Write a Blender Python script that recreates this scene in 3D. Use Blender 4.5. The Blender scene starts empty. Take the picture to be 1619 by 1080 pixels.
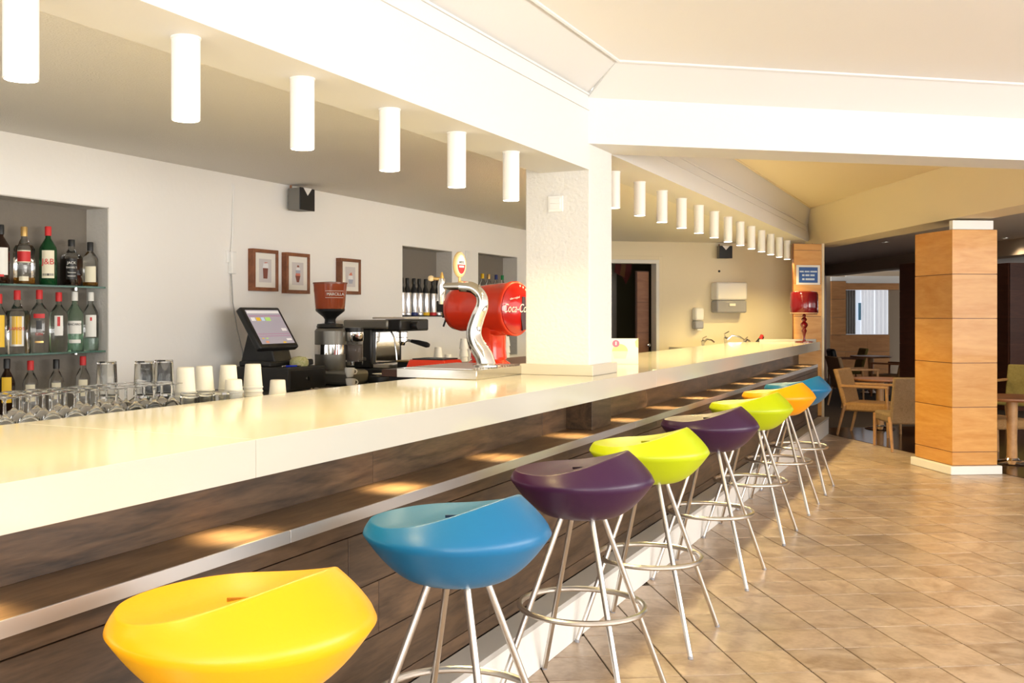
import bpy, math, random
from mathutils import Vector, Matrix
random.seed(7)
scene = bpy.context.scene
COL = scene.collection
R = math.radians
PI = math.pi

# ------------------------------------------------------------------ camera, world, exposure
THETA = 26.847                       # bar direction is +Y; the camera looks this much to the left of it
CAM_H = 1.36
cam_d = bpy.data.cameras.new('camera')
cam = bpy.data.objects.new('camera', cam_d)
COL.objects.link(cam)
cam.location = (0, 0, CAM_H)
cam.rotation_euler = (R(90), 0, R(THETA))
cam_d.sensor_width = 36
cam_d.lens = 36.0 * 1620 / 1619
cam_d.shift_x = (809.5 - 720) / 1619
cam_d.shift_y = -(540 - 498) / 1619
cam_d.clip_start = 0.05
scene.camera = cam

world = bpy.data.worlds.new('world')
scene.world = world
world.use_nodes = True
bgn = world.node_tree.nodes['Background']
bgn.inputs['Color'].default_value = (1.0, 0.985, 0.96, 1)
bgn.inputs['Strength'].default_value = 1.8

def area_light(name, loc, rot, size, size_y, power, color):
    d = bpy.data.lights.new(name, 'AREA')
    d.shape = 'RECTANGLE'; d.size = size; d.size_y = size_y
    d.energy = power; d.color = color
    o = bpy.data.objects.new(name, d); COL.objects.link(o)
    o.location = loc; o.rotation_euler = rot
    return o
# daylight from the tall hall windows behind the photographer
area_light('hall_window_daylight', (2.6, -3.6, 1.5), (R(90), 0, R(12)), 6.0, 2.2, 60, (1.0, 0.97, 0.93))
# windows along the right-hand side of the hall
area_light('hall_side_windows', (5.7, 3.2, 1.55), (R(90), 0, R(90)), 9.0, 1.5, 330, (1.0, 0.97, 0.93))
# added uplight low behind the camera, unseen, to brighten the ceilings
area_light('ceiling_uplight_fill', (2.2, -2.6, 0.05), (R(155), 0, R(10)), 7.0, 2.0, 400, (1.0, 0.95, 0.88))

scene.view_settings.view_transform = 'Standard'
scene.view_settings.look = 'None'
scene.view_settings.gamma = 1.0
scene.view_settings.use_curve_mapping = False
scene.view_settings.exposure = 0.3
LAMP_POWER = 29.0
LAMP_COLOR = (1.0, 0.76, 0.32)
SHELF_POWER = 7.5

# ------------------------------------------------------------------ materials
MATS = {}
def new_mat(name):
    m = bpy.data.materials.new(name); m.use_nodes = True
    nt = m.node_tree
    return m, nt, nt.nodes['Principled BSDF']
def pm(name, col, rough=0.5, metal=0.0, trans=0.0, ior=1.45, emit=None, estr=0.0, coat=0.0, bump=0.0, bscale=40, spec=0.5, sss=0.0, alpha=1.0):
    if name in MATS: return MATS[name]
    m, nt, b = new_mat(name)
    b.inputs['Base Color'].default_value = (*col, 1)
    b.inputs['Roughness'].default_value = rough
    b.inputs['Metallic'].default_value = metal
    b.inputs['Transmission Weight'].default_value = trans
    b.inputs['IOR'].default_value = ior
    b.inputs['Coat Weight'].default_value = coat
    b.inputs['Specular IOR Level'].default_value = spec
    b.inputs['Alpha'].default_value = alpha
    if emit:
        b.inputs['Emission Color'].default_value = (*emit, 1)
        b.inputs['Emission Strength'].default_value = estr
    # a faint procedural unevenness on everything
    tc = nt.nodes.new('ShaderNodeTexCoord')
    nz = nt.nodes.new('ShaderNodeTexNoise')
    nz.inputs['Scale'].default_value = bscale
    nz.inputs['Detail'].default_value = 4
    nt.links.new(tc.outputs['Object'], nz.inputs['Vector'])
    mr = nt.nodes.new('ShaderNodeMapRange')
    mr.inputs['To Min'].default_value = max(0.0, rough - 0.04)
    mr.inputs['To Max'].default_value = min(1.0, rough + 0.04)
    nt.links.new(nz.outputs['Fac'], mr.inputs['Value'])
    nt.links.new(mr.outputs['Result'], b.inputs['Roughness'])
    if bump > 0:
        bp = nt.nodes.new('ShaderNodeBump')
        bp.inputs['Strength'].default_value = bump
        bp.inputs['Distance'].default_value = 0.01
        nt.links.new(nz.outputs['Fac'], bp.inputs['Height'])
        nt.links.new(bp.outputs['Normal'], b.inputs['Normal'])
    MATS[name] = m
    return m
def wood(name, c1, c2, rough=0.4, stretch=(1, 1, 1), scale=6, rnd=0.25, bump=0.08, coat=0.0):
    if name in MATS: return MATS[name]
    m, nt, b = new_mat(name)
    N, L = nt.nodes, nt.links
    tc = N.new('ShaderNodeTexCoord'); oi = N.new('ShaderNodeObjectInfo')
    add = N.new('ShaderNodeVectorMath'); add.operation = 'ADD'
    mul = N.new('ShaderNodeVectorMath'); mul.operation = 'SCALE'
    comb = N.new('ShaderNodeCombineXYZ')
    for i in range(3): L.new(oi.outputs['Random'], comb.inputs[i])
    L.new(comb.outputs[0], mul.inputs[0]); mul.inputs['Scale'].default_value = 37
    L.new(tc.outputs['Object'], add.inputs[0]); L.new(mul.outputs[0], add.inputs[1])
    mp = N.new('ShaderNodeMapping'); mp.inputs['Scale'].default_value = stretch
    L.new(add.outputs[0], mp.inputs['Vector'])
    n1 = N.new('ShaderNodeTexNoise'); n1.inputs['Scale'].default_value = scale
    n1.inputs['Detail'].default_value = 6; n1.inputs['Distortion'].default_value = 1.6
    L.new(mp.outputs[0], n1.inputs['Vector'])
    n2 = N.new('ShaderNodeTexNoise'); n2.inputs['Scale'].default_value = scale * 9
    n2.inputs['Detail'].default_value = 3
    L.new(mp.outputs[0], n2.inputs['Vector'])
    mx = N.new('ShaderNodeMath'); mx.operation = 'MULTIPLY_ADD'
    mx.inputs[1].default_value = 0.35; L.new(n2.outputs['Fac'], mx.inputs[0]); L.new(n1.outputs['Fac'], mx.inputs[2])
    cr = N.new('ShaderNodeValToRGB')
    cr.color_ramp.elements[0].position = 0.45; cr.color_ramp.elements[0].color = (*c1, 1)
    cr.color_ramp.elements[1].position = 0.85; cr.color_ramp.elements[1].color = (*c2, 1)
    L.new(mx.outputs[0], cr.inputs['Fac'])
    hs = N.new('ShaderNodeHueSaturation')
    mr = N.new('ShaderNodeMapRange'); mr.inputs['To Min'].default_value = 1 - rnd; mr.inputs['To Max'].default_value = 1 + rnd
    L.new(oi.outputs['Random'], mr.inputs['Value']); L.new(mr.outputs[0], hs.inputs['Value'])
    L.new(cr.outputs[0], hs.inputs['Color']); L.new(hs.outputs[0], b.inputs['Base Color'])
    b.inputs['Roughness'].default_value = rough; b.inputs['Coat Weight'].default_value = coat
    bp = N.new('ShaderNodeBump'); bp.inputs['Strength'].default_value = bump; bp.inputs['Distance'].default_value = 0.004
    L.new(mx.outputs[0], bp.inputs['Height']); L.new(bp.outputs[0], b.inputs['Normal'])
    MATS[name] = m
    return m
def mottled(name, c1, c2, rough=0.5, scale=6, rnd=0.1, bump=0.05, spec=0.5, stretch=(1, 1, 1)):
    return wood(name, c1, c2, rough, stretch, scale, rnd, bump)

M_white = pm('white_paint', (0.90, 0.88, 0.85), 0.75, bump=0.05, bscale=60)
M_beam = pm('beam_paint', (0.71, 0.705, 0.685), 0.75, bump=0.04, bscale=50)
M_warmlit = pm('warm_lit_ceiling', (0.86, 0.755, 0.53), 0.75, bump=0.04, bscale=50)  # warm lamp light of the far bay put into the ceiling and beam colour
M_plaster = pm('rough_plaster', (0.73, 0.715, 0.68), 0.85, bump=0.55, bscale=55)
M_wall = pm('back_wall_paint', (0.87, 0.85, 0.815), 0.8, bump=0.12, bscale=30)
M_endwall = pm('end_wall_warm_lit', (0.82, 0.73, 0.54), 0.8, bump=0.08, bscale=30)  # yellow cast of the lamps on this wall mixed into its base colour
M_ceil = pm('stippled_ceiling', (0.80, 0.77, 0.71), 0.9, bump=0.5, bscale=120)
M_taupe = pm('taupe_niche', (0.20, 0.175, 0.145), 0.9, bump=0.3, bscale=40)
M_reveal = pm('niche_reveal', (0.60, 0.575, 0.53), 0.9, bump=0.4, bscale=40)
M_counter = pm('counter_quartz', (0.57, 0.54, 0.465), 0.11, bscale=300, spec=0.5)
M_base = pm('pillar_base_stone', (0.60, 0.55, 0.45), 0.35, bscale=80)
M_plinth = pm('plinth_white', (0.82, 0.80, 0.76), 0.55, bump=0.08, bscale=25)
M_steel = pm('brushed_steel', (0.66, 0.63, 0.59), 0.3, metal=1.0, bscale=6)
M_alu = pm('aluminium_strip', (0.66, 0.65, 0.65), 0.38, metal=0.85, bscale=200)
M_chrome = pm('chrome', (0.85, 0.84, 0.82), 0.07, metal=1.0, bscale=30)
M_darkwood = wood('dark_oak', (0.032, 0.018, 0.010), (0.120, 0.070, 0.038), 0.42, (3, 0.35, 3), 5, 0.18, 0.15)
M_shelfwood = wood('shelf_oak', (0.08, 0.048, 0.025), (0.22, 0.138, 0.072), 0.34, (3, 0.4, 3), 5, 0.15, 0.12)
M_beech = wood('beech_panel', (0.58, 0.25, 0.04), (0.70, 0.36, 0.095), 0.4, (0.5, 0.5, 3.0), 2.5, 0.06, 0.03, coat=0.1)
M_brownpanel = wood('brown_panel', (0.085, 0.026, 0.012), (0.13, 0.042, 0.02), 0.4, (0.6, 0.6, 4), 3.5, 0.1, 0.03)
M_midwood = wood('mid_brown_wood', (0.30, 0.115, 0.04), (0.42, 0.18, 0.07), 0.4, (1, 1, 1), 6, 0.1, 0.05)
M_chairwood = wood('chair_beech', (0.42, 0.21, 0.075), (0.56, 0.30, 0.12), 0.4, (1, 1, 1), 6, 0.1, 0.05)
M_framewood = wood('frame_mahogany', (0.15, 0.045, 0.015), (0.24, 0.08, 0.028), 0.4, (1, 1, 1), 10, 0.1, 0.05)
M_tile = mottled('floor_tile', (0.33, 0.225, 0.145), (0.56, 0.43, 0.315), 0.30, 5, 0.10, 0.04)
M_grout = pm('grout', (0.06, 0.040, 0.024), 0.9, bump=0.2, bscale=200)
M_lounge_floor = mottled('lounge_floor', (0.030, 0.015, 0.008), (0.055, 0.028, 0.014), 0.16, 3, 0.0, 0.02)
M_black = pm('black_plastic', (0.012, 0.012, 0.012), 0.35, bscale=100)
M_blackmatte = pm('black_matte', (0.02, 0.019, 0.018), 0.6, bscale=100)
M_wplastic = pm('white_plastic', (0.85, 0.84, 0.81), 0.3, bscale=60)
M_greyplastic = pm('smoky_grey_plastic', (0.33, 0.33, 0.36), 0.2, bscale=60)
M_glass = pm('clear_glass', (0.97, 0.98, 0.975), 0.02, trans=1.0, ior=1.45)
M_thinglass = pm('thin_glass', (0.96, 0.97, 0.97), 0.03, trans=1.0, ior=1.25)
M_greenglass = pm('green_glass', (0.02, 0.16, 0.05), 0.04, trans=0.75, ior=1.45)
M_palegreen = pm('pale_green_glass', (0.62, 0.85, 0.68), 0.04, trans=0.95, ior=1.4)
M_shelfglass = pm('shelf_glass', (0.16, 0.36, 0.29), 0.06, trans=0.6, ior=1.45)
M_cup = pm('translucent_cup', (0.90, 0.89, 0.86), 0.4, trans=0.55, ior=1.06)
M_foam = pm('paper_cup', (0.88, 0.87, 0.84), 0.6)
M_bulb = pm('lamp_glow', (1, 1, 1), 0.4, emit=(1.0, 0.93, 0.78), estr=14.0)
M_spotglow = pm('shelf_lamp_glow', (1, 1, 1), 0.4, emit=(1.0, 0.82, 0.5), estr=8.0)
M_red = pm('glossy_red', (0.82, 0.045, 0.014), 0.22, coat=0.4)
M_redlamp = pm('red_lacquer', (0.13, 0.004, 0.007), 0.15, coat=0.5)
M_redlab = pm('label_red', (0.62, 0.03, 0.03), 0.5)
M_wlab = pm('label_white', (0.82, 0.80, 0.74), 0.5)
M_cream = pm('label_cream', (0.80, 0.74, 0.55), 0.5)
M_ylab = pm('label_yellow', (0.85, 0.52, 0.02), 0.5)
M_blab = pm('label_black', (0.02, 0.02, 0.02), 0.4)
M_goldcap = pm('gold_cap', (0.62, 0.40, 0.14), 0.35, metal=0.6)
M_navy = pm('navy_cap', (0.015, 0.03, 0.16), 0.4)
M_greencap = pm('green_cap', (0.01, 0.22, 0.06), 0.4)
M_blue = pm('sign_blue', (0.025, 0.095, 0.33), 0.4)
M_signtext = pm('sign_print', (0.62, 0.70, 0.78), 0.5)
M_whisky = pm('whisky', (0.50, 0.22, 0.03), 0.05, trans=0.6, ior=1.33)
M_darkliq = pm('dark_liquor', (0.02, 0.008, 0.004), 0.06)
M_foil = pm('silver_foil', (0.72, 0.72, 0.74), 0.22, metal=0.75)
M_fabric_tan = mottled('tan_upholstery', (0.33, 0.17, 0.055), (0.42, 0.23, 0.085), 0.85, 30, 0.05, 0.2)
M_fabric_olive = mottled('olive_upholstery', (0.27, 0.20, 0.045), (0.35, 0.27, 0.07), 0.85, 30, 0.05, 0.2)
M_fabric_taupe = mottled('taupe_upholstery', (0.21, 0.135, 0.07), (0.27, 0.18, 0.10), 0.85, 30, 0.05, 0.2)
M_lceil = pm('lounge_ceiling_grey', (0.58, 0.53, 0.49), 0.8)
M_ltaupe = pm('lounge_bulkhead', (0.36, 0.28, 0.20), 0.8)

# ------------------------------------------------------------------ mesh builder
class MB:
    def __init__(s): s.v = []; s.f = []
    def add(s, vs, fs):
        o = len(s.v); s.v += [tuple(p) for p in vs]; s.f += [tuple(i + o for i in f) for f in fs]; return s
    def box(s, x0, x1, y0, y1, z0, z1):
        return s.add([(x0, y0, z0), (x1, y0, z0), (x1, y1, z0), (x0, y1, z0), (x0, y0, z1), (x1, y0, z1), (x1, y1, z1), (x0, y1, z1)],
                     [(0, 3, 2, 1), (4, 5, 6, 7), (0, 1, 5, 4), (1, 2, 6, 5), (2, 3, 7, 6), (3, 0, 4, 7)])
    def hexa(s, b, t):
        return s.add(list(b) + list(t), [(0, 3, 2, 1), (4, 5, 6, 7), (0, 1, 5, 4), (1, 2, 6, 5), (2, 3, 7, 6), (3, 0, 4, 7)])
    def prism(s, poly, axis, a0, a1):
        n = len(poly)
        def mk(p, a):
            return {'x': (a, p[0], p[1]), 'y': (p[0], a, p[1]), 'z': (p[0], p[1], a)}[axis]
        vs = [mk(p, a0) for p in poly] + [mk(p, a1) for p in poly]
        fs = [tuple(range(n)), tuple(range(2 * n - 1, n - 1, -1))]
        for i in range(n):
            j = (i + 1) % n; fs.append((i, i + n, j + n, j))
        return s.add(vs, fs)
    def lathe(s, prof, n=24, c=(0, 0), sq=None, axis='z'):
        vs = []; fs = []
        for r, z in prof:
            for k in range(n):
                a = 2 * PI * k / n
                ca, sa = math.cos(a), math.sin(a)
                rr = r
                if sq:
                    rr = r / ((abs(ca) ** sq + abs(sa) ** sq) ** (1.0 / sq))
                p = (c[0] + rr * ca, c[1] + rr * sa, z)
                if axis == 'x': p = (z, c[0] + rr * ca, c[1] + rr * sa)
                if axis == 'y': p = (c[0] + rr * ca, z, c[1] + rr * sa)
                vs.append(p)
        for i in range(len(prof) - 1):
            for k in range(n):
                a = i * n + k; b = i * n + (k + 1) % n
                fs.append((a, b, b + n, a + n))
        if prof[0][0] > 1e-6: fs.append(tuple(range(n - 1, -1, -1)))
        m = (len(prof) - 1) * n
        if prof[-1][0] > 1e-6: fs.append(tuple(range(m, m + n)))
        return s.add(vs, fs)
    def tube(s, pts, r, n=10, closed=False, flat=None):
        pts = [Vector(p) for p in pts]; m = len(pts)
        rad = r if isinstance(r, (list, tuple)) else [r] * m
        vs = []; fs = []; prev = None
        for i, p in enumerate(pts):
            if closed: t = (pts[(i + 1) % m] - pts[i - 1]).normalized()
            else: t = (pts[min(i + 1, m - 1)] - pts[max(i - 1, 0)]).normalized()
            if prev is None:
                up = Vector((0, 0, 1)) if abs(t.z) < 0.9 else Vector((1, 0, 0))
                u = (up - t * up.dot(t)).normalized()
            else: u = (prev - t * prev.dot(t)).normalized()
            prev = u; w = t.cross(u)
            for k in range(n):
                a = 2 * PI * k / n
                vs.append(p + (u * math.cos(a) * (flat[0] if flat else 1) + w * math.sin(a) * (flat[1] if flat else 1)) * rad[i])
        rings = m if closed else m - 1
        for i in range(rings):
            for k in range(n):
                a = i * n + k; b = i * n + (k + 1) % n; j = ((i + 1) % m) * n
                fs.append((a, b, j + (k + 1) % n, j + k))
        if not closed:
            fs.append(tuple(range(n - 1, -1, -1))); fs.append(tuple(range((m - 1) * n, m * n)))
        return s.add(vs, fs)
    def patch(s, r, z0, z1, a0, a1, n=8, th=0.0006, sq=None):
        vs = []; fs = []
        for k in range(n + 1):
            a = a0 + (a1 - a0) * k / n
            ca, sa = math.cos(a), math.sin(a)
            rr = r / ((abs(ca) ** sq + abs(sa) ** sq) ** (1.0 / sq)) if sq else r
            for z in (z0, z1):
                vs.append((rr * ca, rr * sa, z)); 
            for z in (z0, z1):
                vs.append(((rr + th) * ca, (rr + th) * sa, z))
        for k in range(n):
            o = 4 * k
            fs += [(o + 2, o + 6, o + 7, o + 3), (o, o + 1, o + 5, o + 4), (o + 1, o + 3, o + 7, o + 5), (o, o + 4, o + 6, o + 2)]
        fs += [(0, 2, 3, 1), (4 * n, 4 * n + 1, 4 * n + 3, 4 * n + 2)]
        return s.add(vs, fs)
    def mesh(s, name, mat, smooth=True, ang=35):
        me = bpy.data.meshes.new(name)
        me.from_pydata(s.v, [], s.f); me.validate(); me.update()
        if mat: me.materials.append(mat)
        if smooth:
            me.polygons.foreach_set('use_smooth', [True] * len(me.polygons))
            me.set_sharp_from_angle(angle=R(ang))
        return me
    def build(s, name, mat, parent=None, smooth=True, ang=35, bevel=0.0, loc=None, rot=None):
        o = bpy.data.objects.new(name, s.mesh(name, mat, smooth, ang))
        COL.objects.link(o)
        if parent is not None: o.parent = parent
        if loc: o.location = loc
        if rot: o.rotation_euler = rot
        if bevel > 0:
            b = o.modifiers.new('bevel', 'BEVEL'); b.width = bevel; b.segments = 2; b.limit_method = 'ANGLE'; b.angle_limit = R(40)
        return o

def tag(o, label=None, cat=None, group=None, kind=None):
    if label: o['label'] = label
    if cat: o['category'] = cat
    if group: o['group'] = group
    if kind: o['kind'] = kind
    return o
def thing(name, label, cat, loc=(0, 0, 0), rz=0.0, group=None):
    o = bpy.data.objects.new(name, None); COL.objects.link(o)
    o.empty_display_size = 0.1
    o.location = loc; o.rotation_euler = (0, 0, rz)
    return tag(o, label, cat, group)
def struct(o): o['kind'] = 'structure'; return o
def copy_tree(o, parent=None):
    c = o.copy(); COL.objects.link(c); c.parent = parent
    for ch in list(o.children): copy_tree(ch, c)
    return c
def text_part(s, size, mat, parent, loc, rot, shear=0.0, ext=0.0006, sx=1.0, name='lettering', align='CENTER'):
    cu = bpy.data.curves.new('lettering', 'FONT')
    cu.body = s; cu.size = size; cu.extrude = ext; cu.shear = shear
    cu.align_x = align; cu.align_y = 'CENTER'; cu.resolution_u = 3
    tmp = bpy.data.objects.new('tmp', cu); COL.objects.link(tmp)
    dg = bpy.context.evaluated_depsgraph_get()
    me = bpy.data.meshes.new_from_object(tmp.evaluated_get(dg))
    bpy.data.objects.remove(tmp)
    me.materials.clear(); me.materials.append(mat)
    o = bpy.data.objects.new(name, me); COL.objects.link(o)
    o.parent = parent; o.location = loc; o.rotation_euler = rot; o.scale = (sx, 1, 1)
    return o
def hdir(h): return (math.sin(R(h)), math.cos(R(h)))
def hrot(h): return R(90 - h)             # local +x runs along heading h, local +y away to its left
TH = R(THETA)
def at_depth(lat_ratio, dep):             # a place on the ground plan by bearing from the hall's viewpoint and distance
    return (dep * (lat_ratio * math.cos(TH) - math.sin(TH)), dep * (lat_ratio * math.sin(TH) + math.cos(TH)))

# ------------------------------------------------------------------ shell: floor
U = 57.5
ud = hdir(U); vd = (-ud[1], ud[0])
TS = 0.2555
base = MB().box(-4.6, 6.0, -3.4, 24.0, -0.12, -0.004).build('floor', M_grout, smooth=False)
struct(base)
def frame_pos(x, y, z=0.0):
    lat = x * math.cos(TH) + y * math.sin(TH); dep = -x * math.sin(TH) + y * math.cos(TH)
    if dep < 0.3: return None
    return 720 + 1620 * lat / dep, 498 - 1620 * (z - CAM_H) / dep, dep
E0, E1 = (-1.469, 12.336), (-0.569, 11.065)
ed = Vector((E1[0] - E0[0], E1[1] - E0[1])).normalized()
def beyond(x, y):                          # distance past the edge of the tiled area, into the lounge
    return (x - E0[0]) * (-ed.y) + (y - E0[1]) * ed.x
tile_mb = MB().hexa([(-TS/2+.0025, -TS/2+.0025, -.01), (TS/2-.0025, -TS/2+.0025, -.01), (TS/2-.0025, TS/2-.0025, -.01), (-TS/2+.0025, TS/2-.0025, -.01)],
                    [(-TS/2+.0038, -TS/2+.0038, 0), (TS/2-.0038, -TS/2+.0038, 0), (TS/2-.0038, TS/2-.0038, 0), (-TS/2+.0038, TS/2-.0038, 0)])
tile_me = tile_mb.mesh('tile', M_tile, smooth=False)
cells = []
O0 = (-0.335, 4.237)
for i in range(-30, 40):
    for j in range(-40, 50):
        x = O0[0] + ud[0] * (i + .5) * TS + vd[0] * (j + .5) * TS
        y = O0[1] + ud[1] * (i + .5) * TS + vd[1] * (j + .5) * TS
        if x < -1.62 or x > 5.0 or y < 0.0 or y > 14 or beyond(x, y) > 0.16: continue
        fp = frame_pos(x, y)
        vis = fp is not None and -60 < fp[0] < 1680 and fp[1] < 1120 and not (x < -1.49)
        cells.append((0 if vis else 1, fp[2] if fp else 99, x, y))
cells.sort()
rest = MB()
rzt = hrot(U)
for k, (hid, dep, x, y) in enumerate(cells):
    if k < 298 and not hid:
        o = bpy.data.objects.new('tile', tile_me); COL.objects.link(o); o.parent = base
        o.location = (x, y, random.uniform(-.0006, .0006)); o.rotation_euler = (0, 0, rzt)
    elif dep < 16:
        c_, s_ = math.cos(rzt), math.sin(rzt)
        rest.add([(x + c_ * a - s_ * b, y + s_ * a + c_ * b, z) for a, b, z in tile_mb.v], tile_mb.f)
tag(rest.build('tile_field', M_tile, base, smooth=False), kind='stuff')
# lounge floor beyond the tiles
ln = Vector((-ed.y, ed.x))
A = Vector(E0) - ed * 0.6; B = Vector(E0) + ed * 9
lf = MB().prism([tuple(A), tuple(B), tuple(B + ln * 16), tuple(A + ln * 16)], 'z', -0.01, 0.004).build('floor_lounge', M_lounge_floor, smooth=False)
struct(lf)

# ------------------------------------------------------------------ shell: back wall with niches
XW = -4.2; ND = 0.16
niches = [(2.2, 4.122, 0.83, 1.945), (7.33, 8.235, 1.345, 1.935), (8.776, 9.712, 0.95, 1.955)]
wall = struct(thing('wall_back', None, None))
mb = MB()
def wbox(y0, y1, z0, z1): mb.box(XW - ND, XW, y0, y1, z0, z1)
ys = [1.2]
for (y0, y1, z0, z1) in niches:
    wbox(ys[-1], y0, 0, 2.6)
    wbox(y0, y1, 0, z0); wbox(y0, y1, z1, 2.6)
    ys.append(y1)
wbox(ys[-1], 13.0, 0, 2.6)
mb.build('wall_face', M_wall, wall, smooth=False)
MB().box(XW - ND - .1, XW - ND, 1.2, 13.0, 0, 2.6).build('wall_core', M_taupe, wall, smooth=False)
for (y0, y1, z0, z1) in niches:
    m = MB()
    m.box(XW - ND, XW - .002, y1 - .006, y1 + .001, z0, z1)
    m.box(XW - ND, XW - .002, y0, y0 + .006, z0, z1)
    m.box(XW - ND, XW - .002, y0, y1, z1 - .006, z1)
    m.box(XW - ND, XW - .002, y0, y1, z0, z0 + .006)
    m.build('niche_lining', M_reveal, wall, smooth=False)
# back ceiling over the bar
struct(MB().box(-4.5, -1.75, -0.6, 13.6, 2.25, 2.40).build('ceiling_bar', M_ceil, smooth=False))

# ------------------------------------------------------------------ shell: end wall of the bar (with the doorway)
HE = 50.6
W0 = (-2.86, 12.73)
ewall = struct(thing('wall_end', None, None, (W0[0], W0[1], 0), hrot(HE)))
m = MB()
m.box(-2.2, -1.45, 0, .14, 0, 2.6); m.box(-1.45, -0.735, 0, .14, 2.03, 2.6); m.box(-0.735, 1.12, 0, .14, 0, 2.6)
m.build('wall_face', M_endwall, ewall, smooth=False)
d1 = struct(thing('door_1', None, None, (W0[0], W0[1], 0), hrot(HE)))
m = MB(); m.box(-0.775, -0.735, -.015, .14, 0, 1.985); m.box(-1.47, -0.735, -.015, .14, 1.985, 2.03)
m.build('door_frame', pm('door_frame_white', (0.78, 0.76, 0.70), 0.4), d1, smooth=False, bevel=.004)
m = MB(); m.box(-0.735, -0.685, -.008, 0, 0, 2.075); m.box(-1.47, -0.735, -.008, 0, 2.03, 2.075)
m.build('door_architrave', M_endwall, d1, smooth=False, bevel=.003)
leaf = MB().box(-0.96, -0.80, .16, .20, 0, 1.90).build('door_leaf_core', M_brownpanel, d1, smooth=False)
leafmat = wood('door_leaf_wood', (0.20, 0.075, 0.032), (0.28, 0.12, 0.055), 0.45, (.6, .6, 3), 4, .04, .03)
for k in range(5):
    MB().box(-0.955, -0.805, .145, .16, .02 + k * .375, .02 + (k + 1) * .375 - .006).build('door_panel', leafmat, d1, smooth=False)
MB().lathe([(0, -.03), (.02, -.025), (.022, -.01), (.01, 0), (.01, .03)], 12, (-0.815, .99), axis='y').build('door_knob', M_chrome, d1, loc=(0, .13, 0))
hc = thing('hanging_cloth', 'dark red and brown cloth hanging beyond the doorway', 'cloth', (W0[0] - .96 * hdir(HE)[0] - .55 * hdir(HE)[1], W0[1] - .96 * hdir(HE)[1] + .55 * hdir(HE)[0], 1.90), hrot(HE))
MB().prism([(-.12, .12), (.10, .12), (.09, -.02), (.02, -.15), (-.02, -.06), (-.13, .0)], 'y', 0, .012).build('red_cloth', pm('wine_cloth', (.10, .015, .012), .9), hc, smooth=False)
MB().prism([(-.04, .11), (.02, .11), (.0, -.07), (-.06, -.03)], 'y', -.006, 0).build('brown_band', pm('brown_cloth', (.14, .06, .02), .9), hc, smooth=False)
# room behind the doorway
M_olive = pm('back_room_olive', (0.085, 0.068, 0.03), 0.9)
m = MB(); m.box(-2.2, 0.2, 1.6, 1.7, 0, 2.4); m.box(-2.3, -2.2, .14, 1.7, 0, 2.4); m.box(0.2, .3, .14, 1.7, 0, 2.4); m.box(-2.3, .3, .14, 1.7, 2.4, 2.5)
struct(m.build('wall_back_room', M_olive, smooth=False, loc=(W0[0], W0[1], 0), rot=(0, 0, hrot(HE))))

# ------------------------------------------------------------------ shell: beams, pillar, hall ceiling
ZTOP = 1.0534
PXF = -1.726                                             # front plane of the pillar and the near beam
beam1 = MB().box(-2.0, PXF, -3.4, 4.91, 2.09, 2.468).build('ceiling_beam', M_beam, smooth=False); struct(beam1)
beam1b = MB().box(-2.06, -1.737, 5.25, 12.6, 2.22, 2.41).build('ceiling_beam', M_beam, smooth=False); struct(beam1b)
# thin shadow-gap mouldings
struct(MB().box(PXF, PXF + .008, -3.4, 4.885, 2.385, 2.391).box(PXF, PXF + .008, -3.4, 4.885, 2.460, 2.470).build('trim_1', M_beam, smooth=False))
struct(MB().box(-1.737, -1.729, 5.3, 12.4, 2.338, 2.344).box(-1.737, -1.729, 5.3, 12.4, 2.398, 2.408).build('trim_2', M_beam, smooth=False))
cd = hdir(HE)
CF = Vector((PXF, 4.886)); CB = Vector((PXF, 5.281))
LB = 8.2
def along(p, t): return (p[0] + cd[0] * t, p[1] + cd[1] * t)
C1 = Vector((-1.534, 4.765))                             # where the two coves meet the flat ceiling
ZC1, ZC2, ZB = 2.59, 2.58, 2.22
def P3(p, z): return (p[0], p[1], z)
# cross beam from the pillar out over the hall
m = MB()
f0, f1 = tuple(CF), along(CF, LB); b0, b1 = tuple(CB), along(CB, LB); c1 = along(C1, LB)
prof0 = [P3(f0, ZB), P3(f0, 2.45), P3(C1, ZC1), P3(C1, ZC1 + .1), P3(b0, ZC1 + .1), P3(b0, ZB)]
prof1 = [P3(f1, ZB), P3(f1, 2.45), P3(c1, ZC1), P3(c1, ZC1 + .1), P3(b1, ZC1 + .1), P3(b1, ZB)]
n = 6
m.add(prof0 + prof1, [(0, 1, 2, 3, 4, 5), (11, 10, 9, 8, 7, 6)] + [(i, i + n, (i + 1) % n + n, (i + 1) % n) for i in range(n)])
struct(m.build('ceiling_cross_beam', M_beam, smooth=False))
# sloping cove along the near beam, and the flat hall ceiling
m = MB().hexa([(PXF - .02, -3.4, 2.462), (C1.x, -3.4, ZC1), (C1.x, C1.y, ZC1), (PXF - .02, 4.90, 2.462)],
              [(PXF - .02, -3.4, 2.7), (C1.x, -3.4, 2.7), (C1.x, C1.y, 2.7), (PXF - .02, 4.90, 2.7)])
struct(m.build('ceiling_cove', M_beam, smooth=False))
struct(MB().tube([(C1.x + .004, -3.4, ZC1 - .004), (C1.x + .004, C1.y + .0, ZC1 - .004), (along(C1, LB)[0], along(C1, LB)[1], ZC1 - .004)], .009, 6).build('trim_3', M_beam))
struct(MB().prism([(C1.x - .02, -3.4), (6.0, -3.4), (6.0, along(C1, LB)[1] + .4), along(C1, LB), (C1.x - .02, C1.y)], 'z', ZC1, ZC1 + .1).build('ceiling_hall', M_white, smooth=False))
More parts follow.
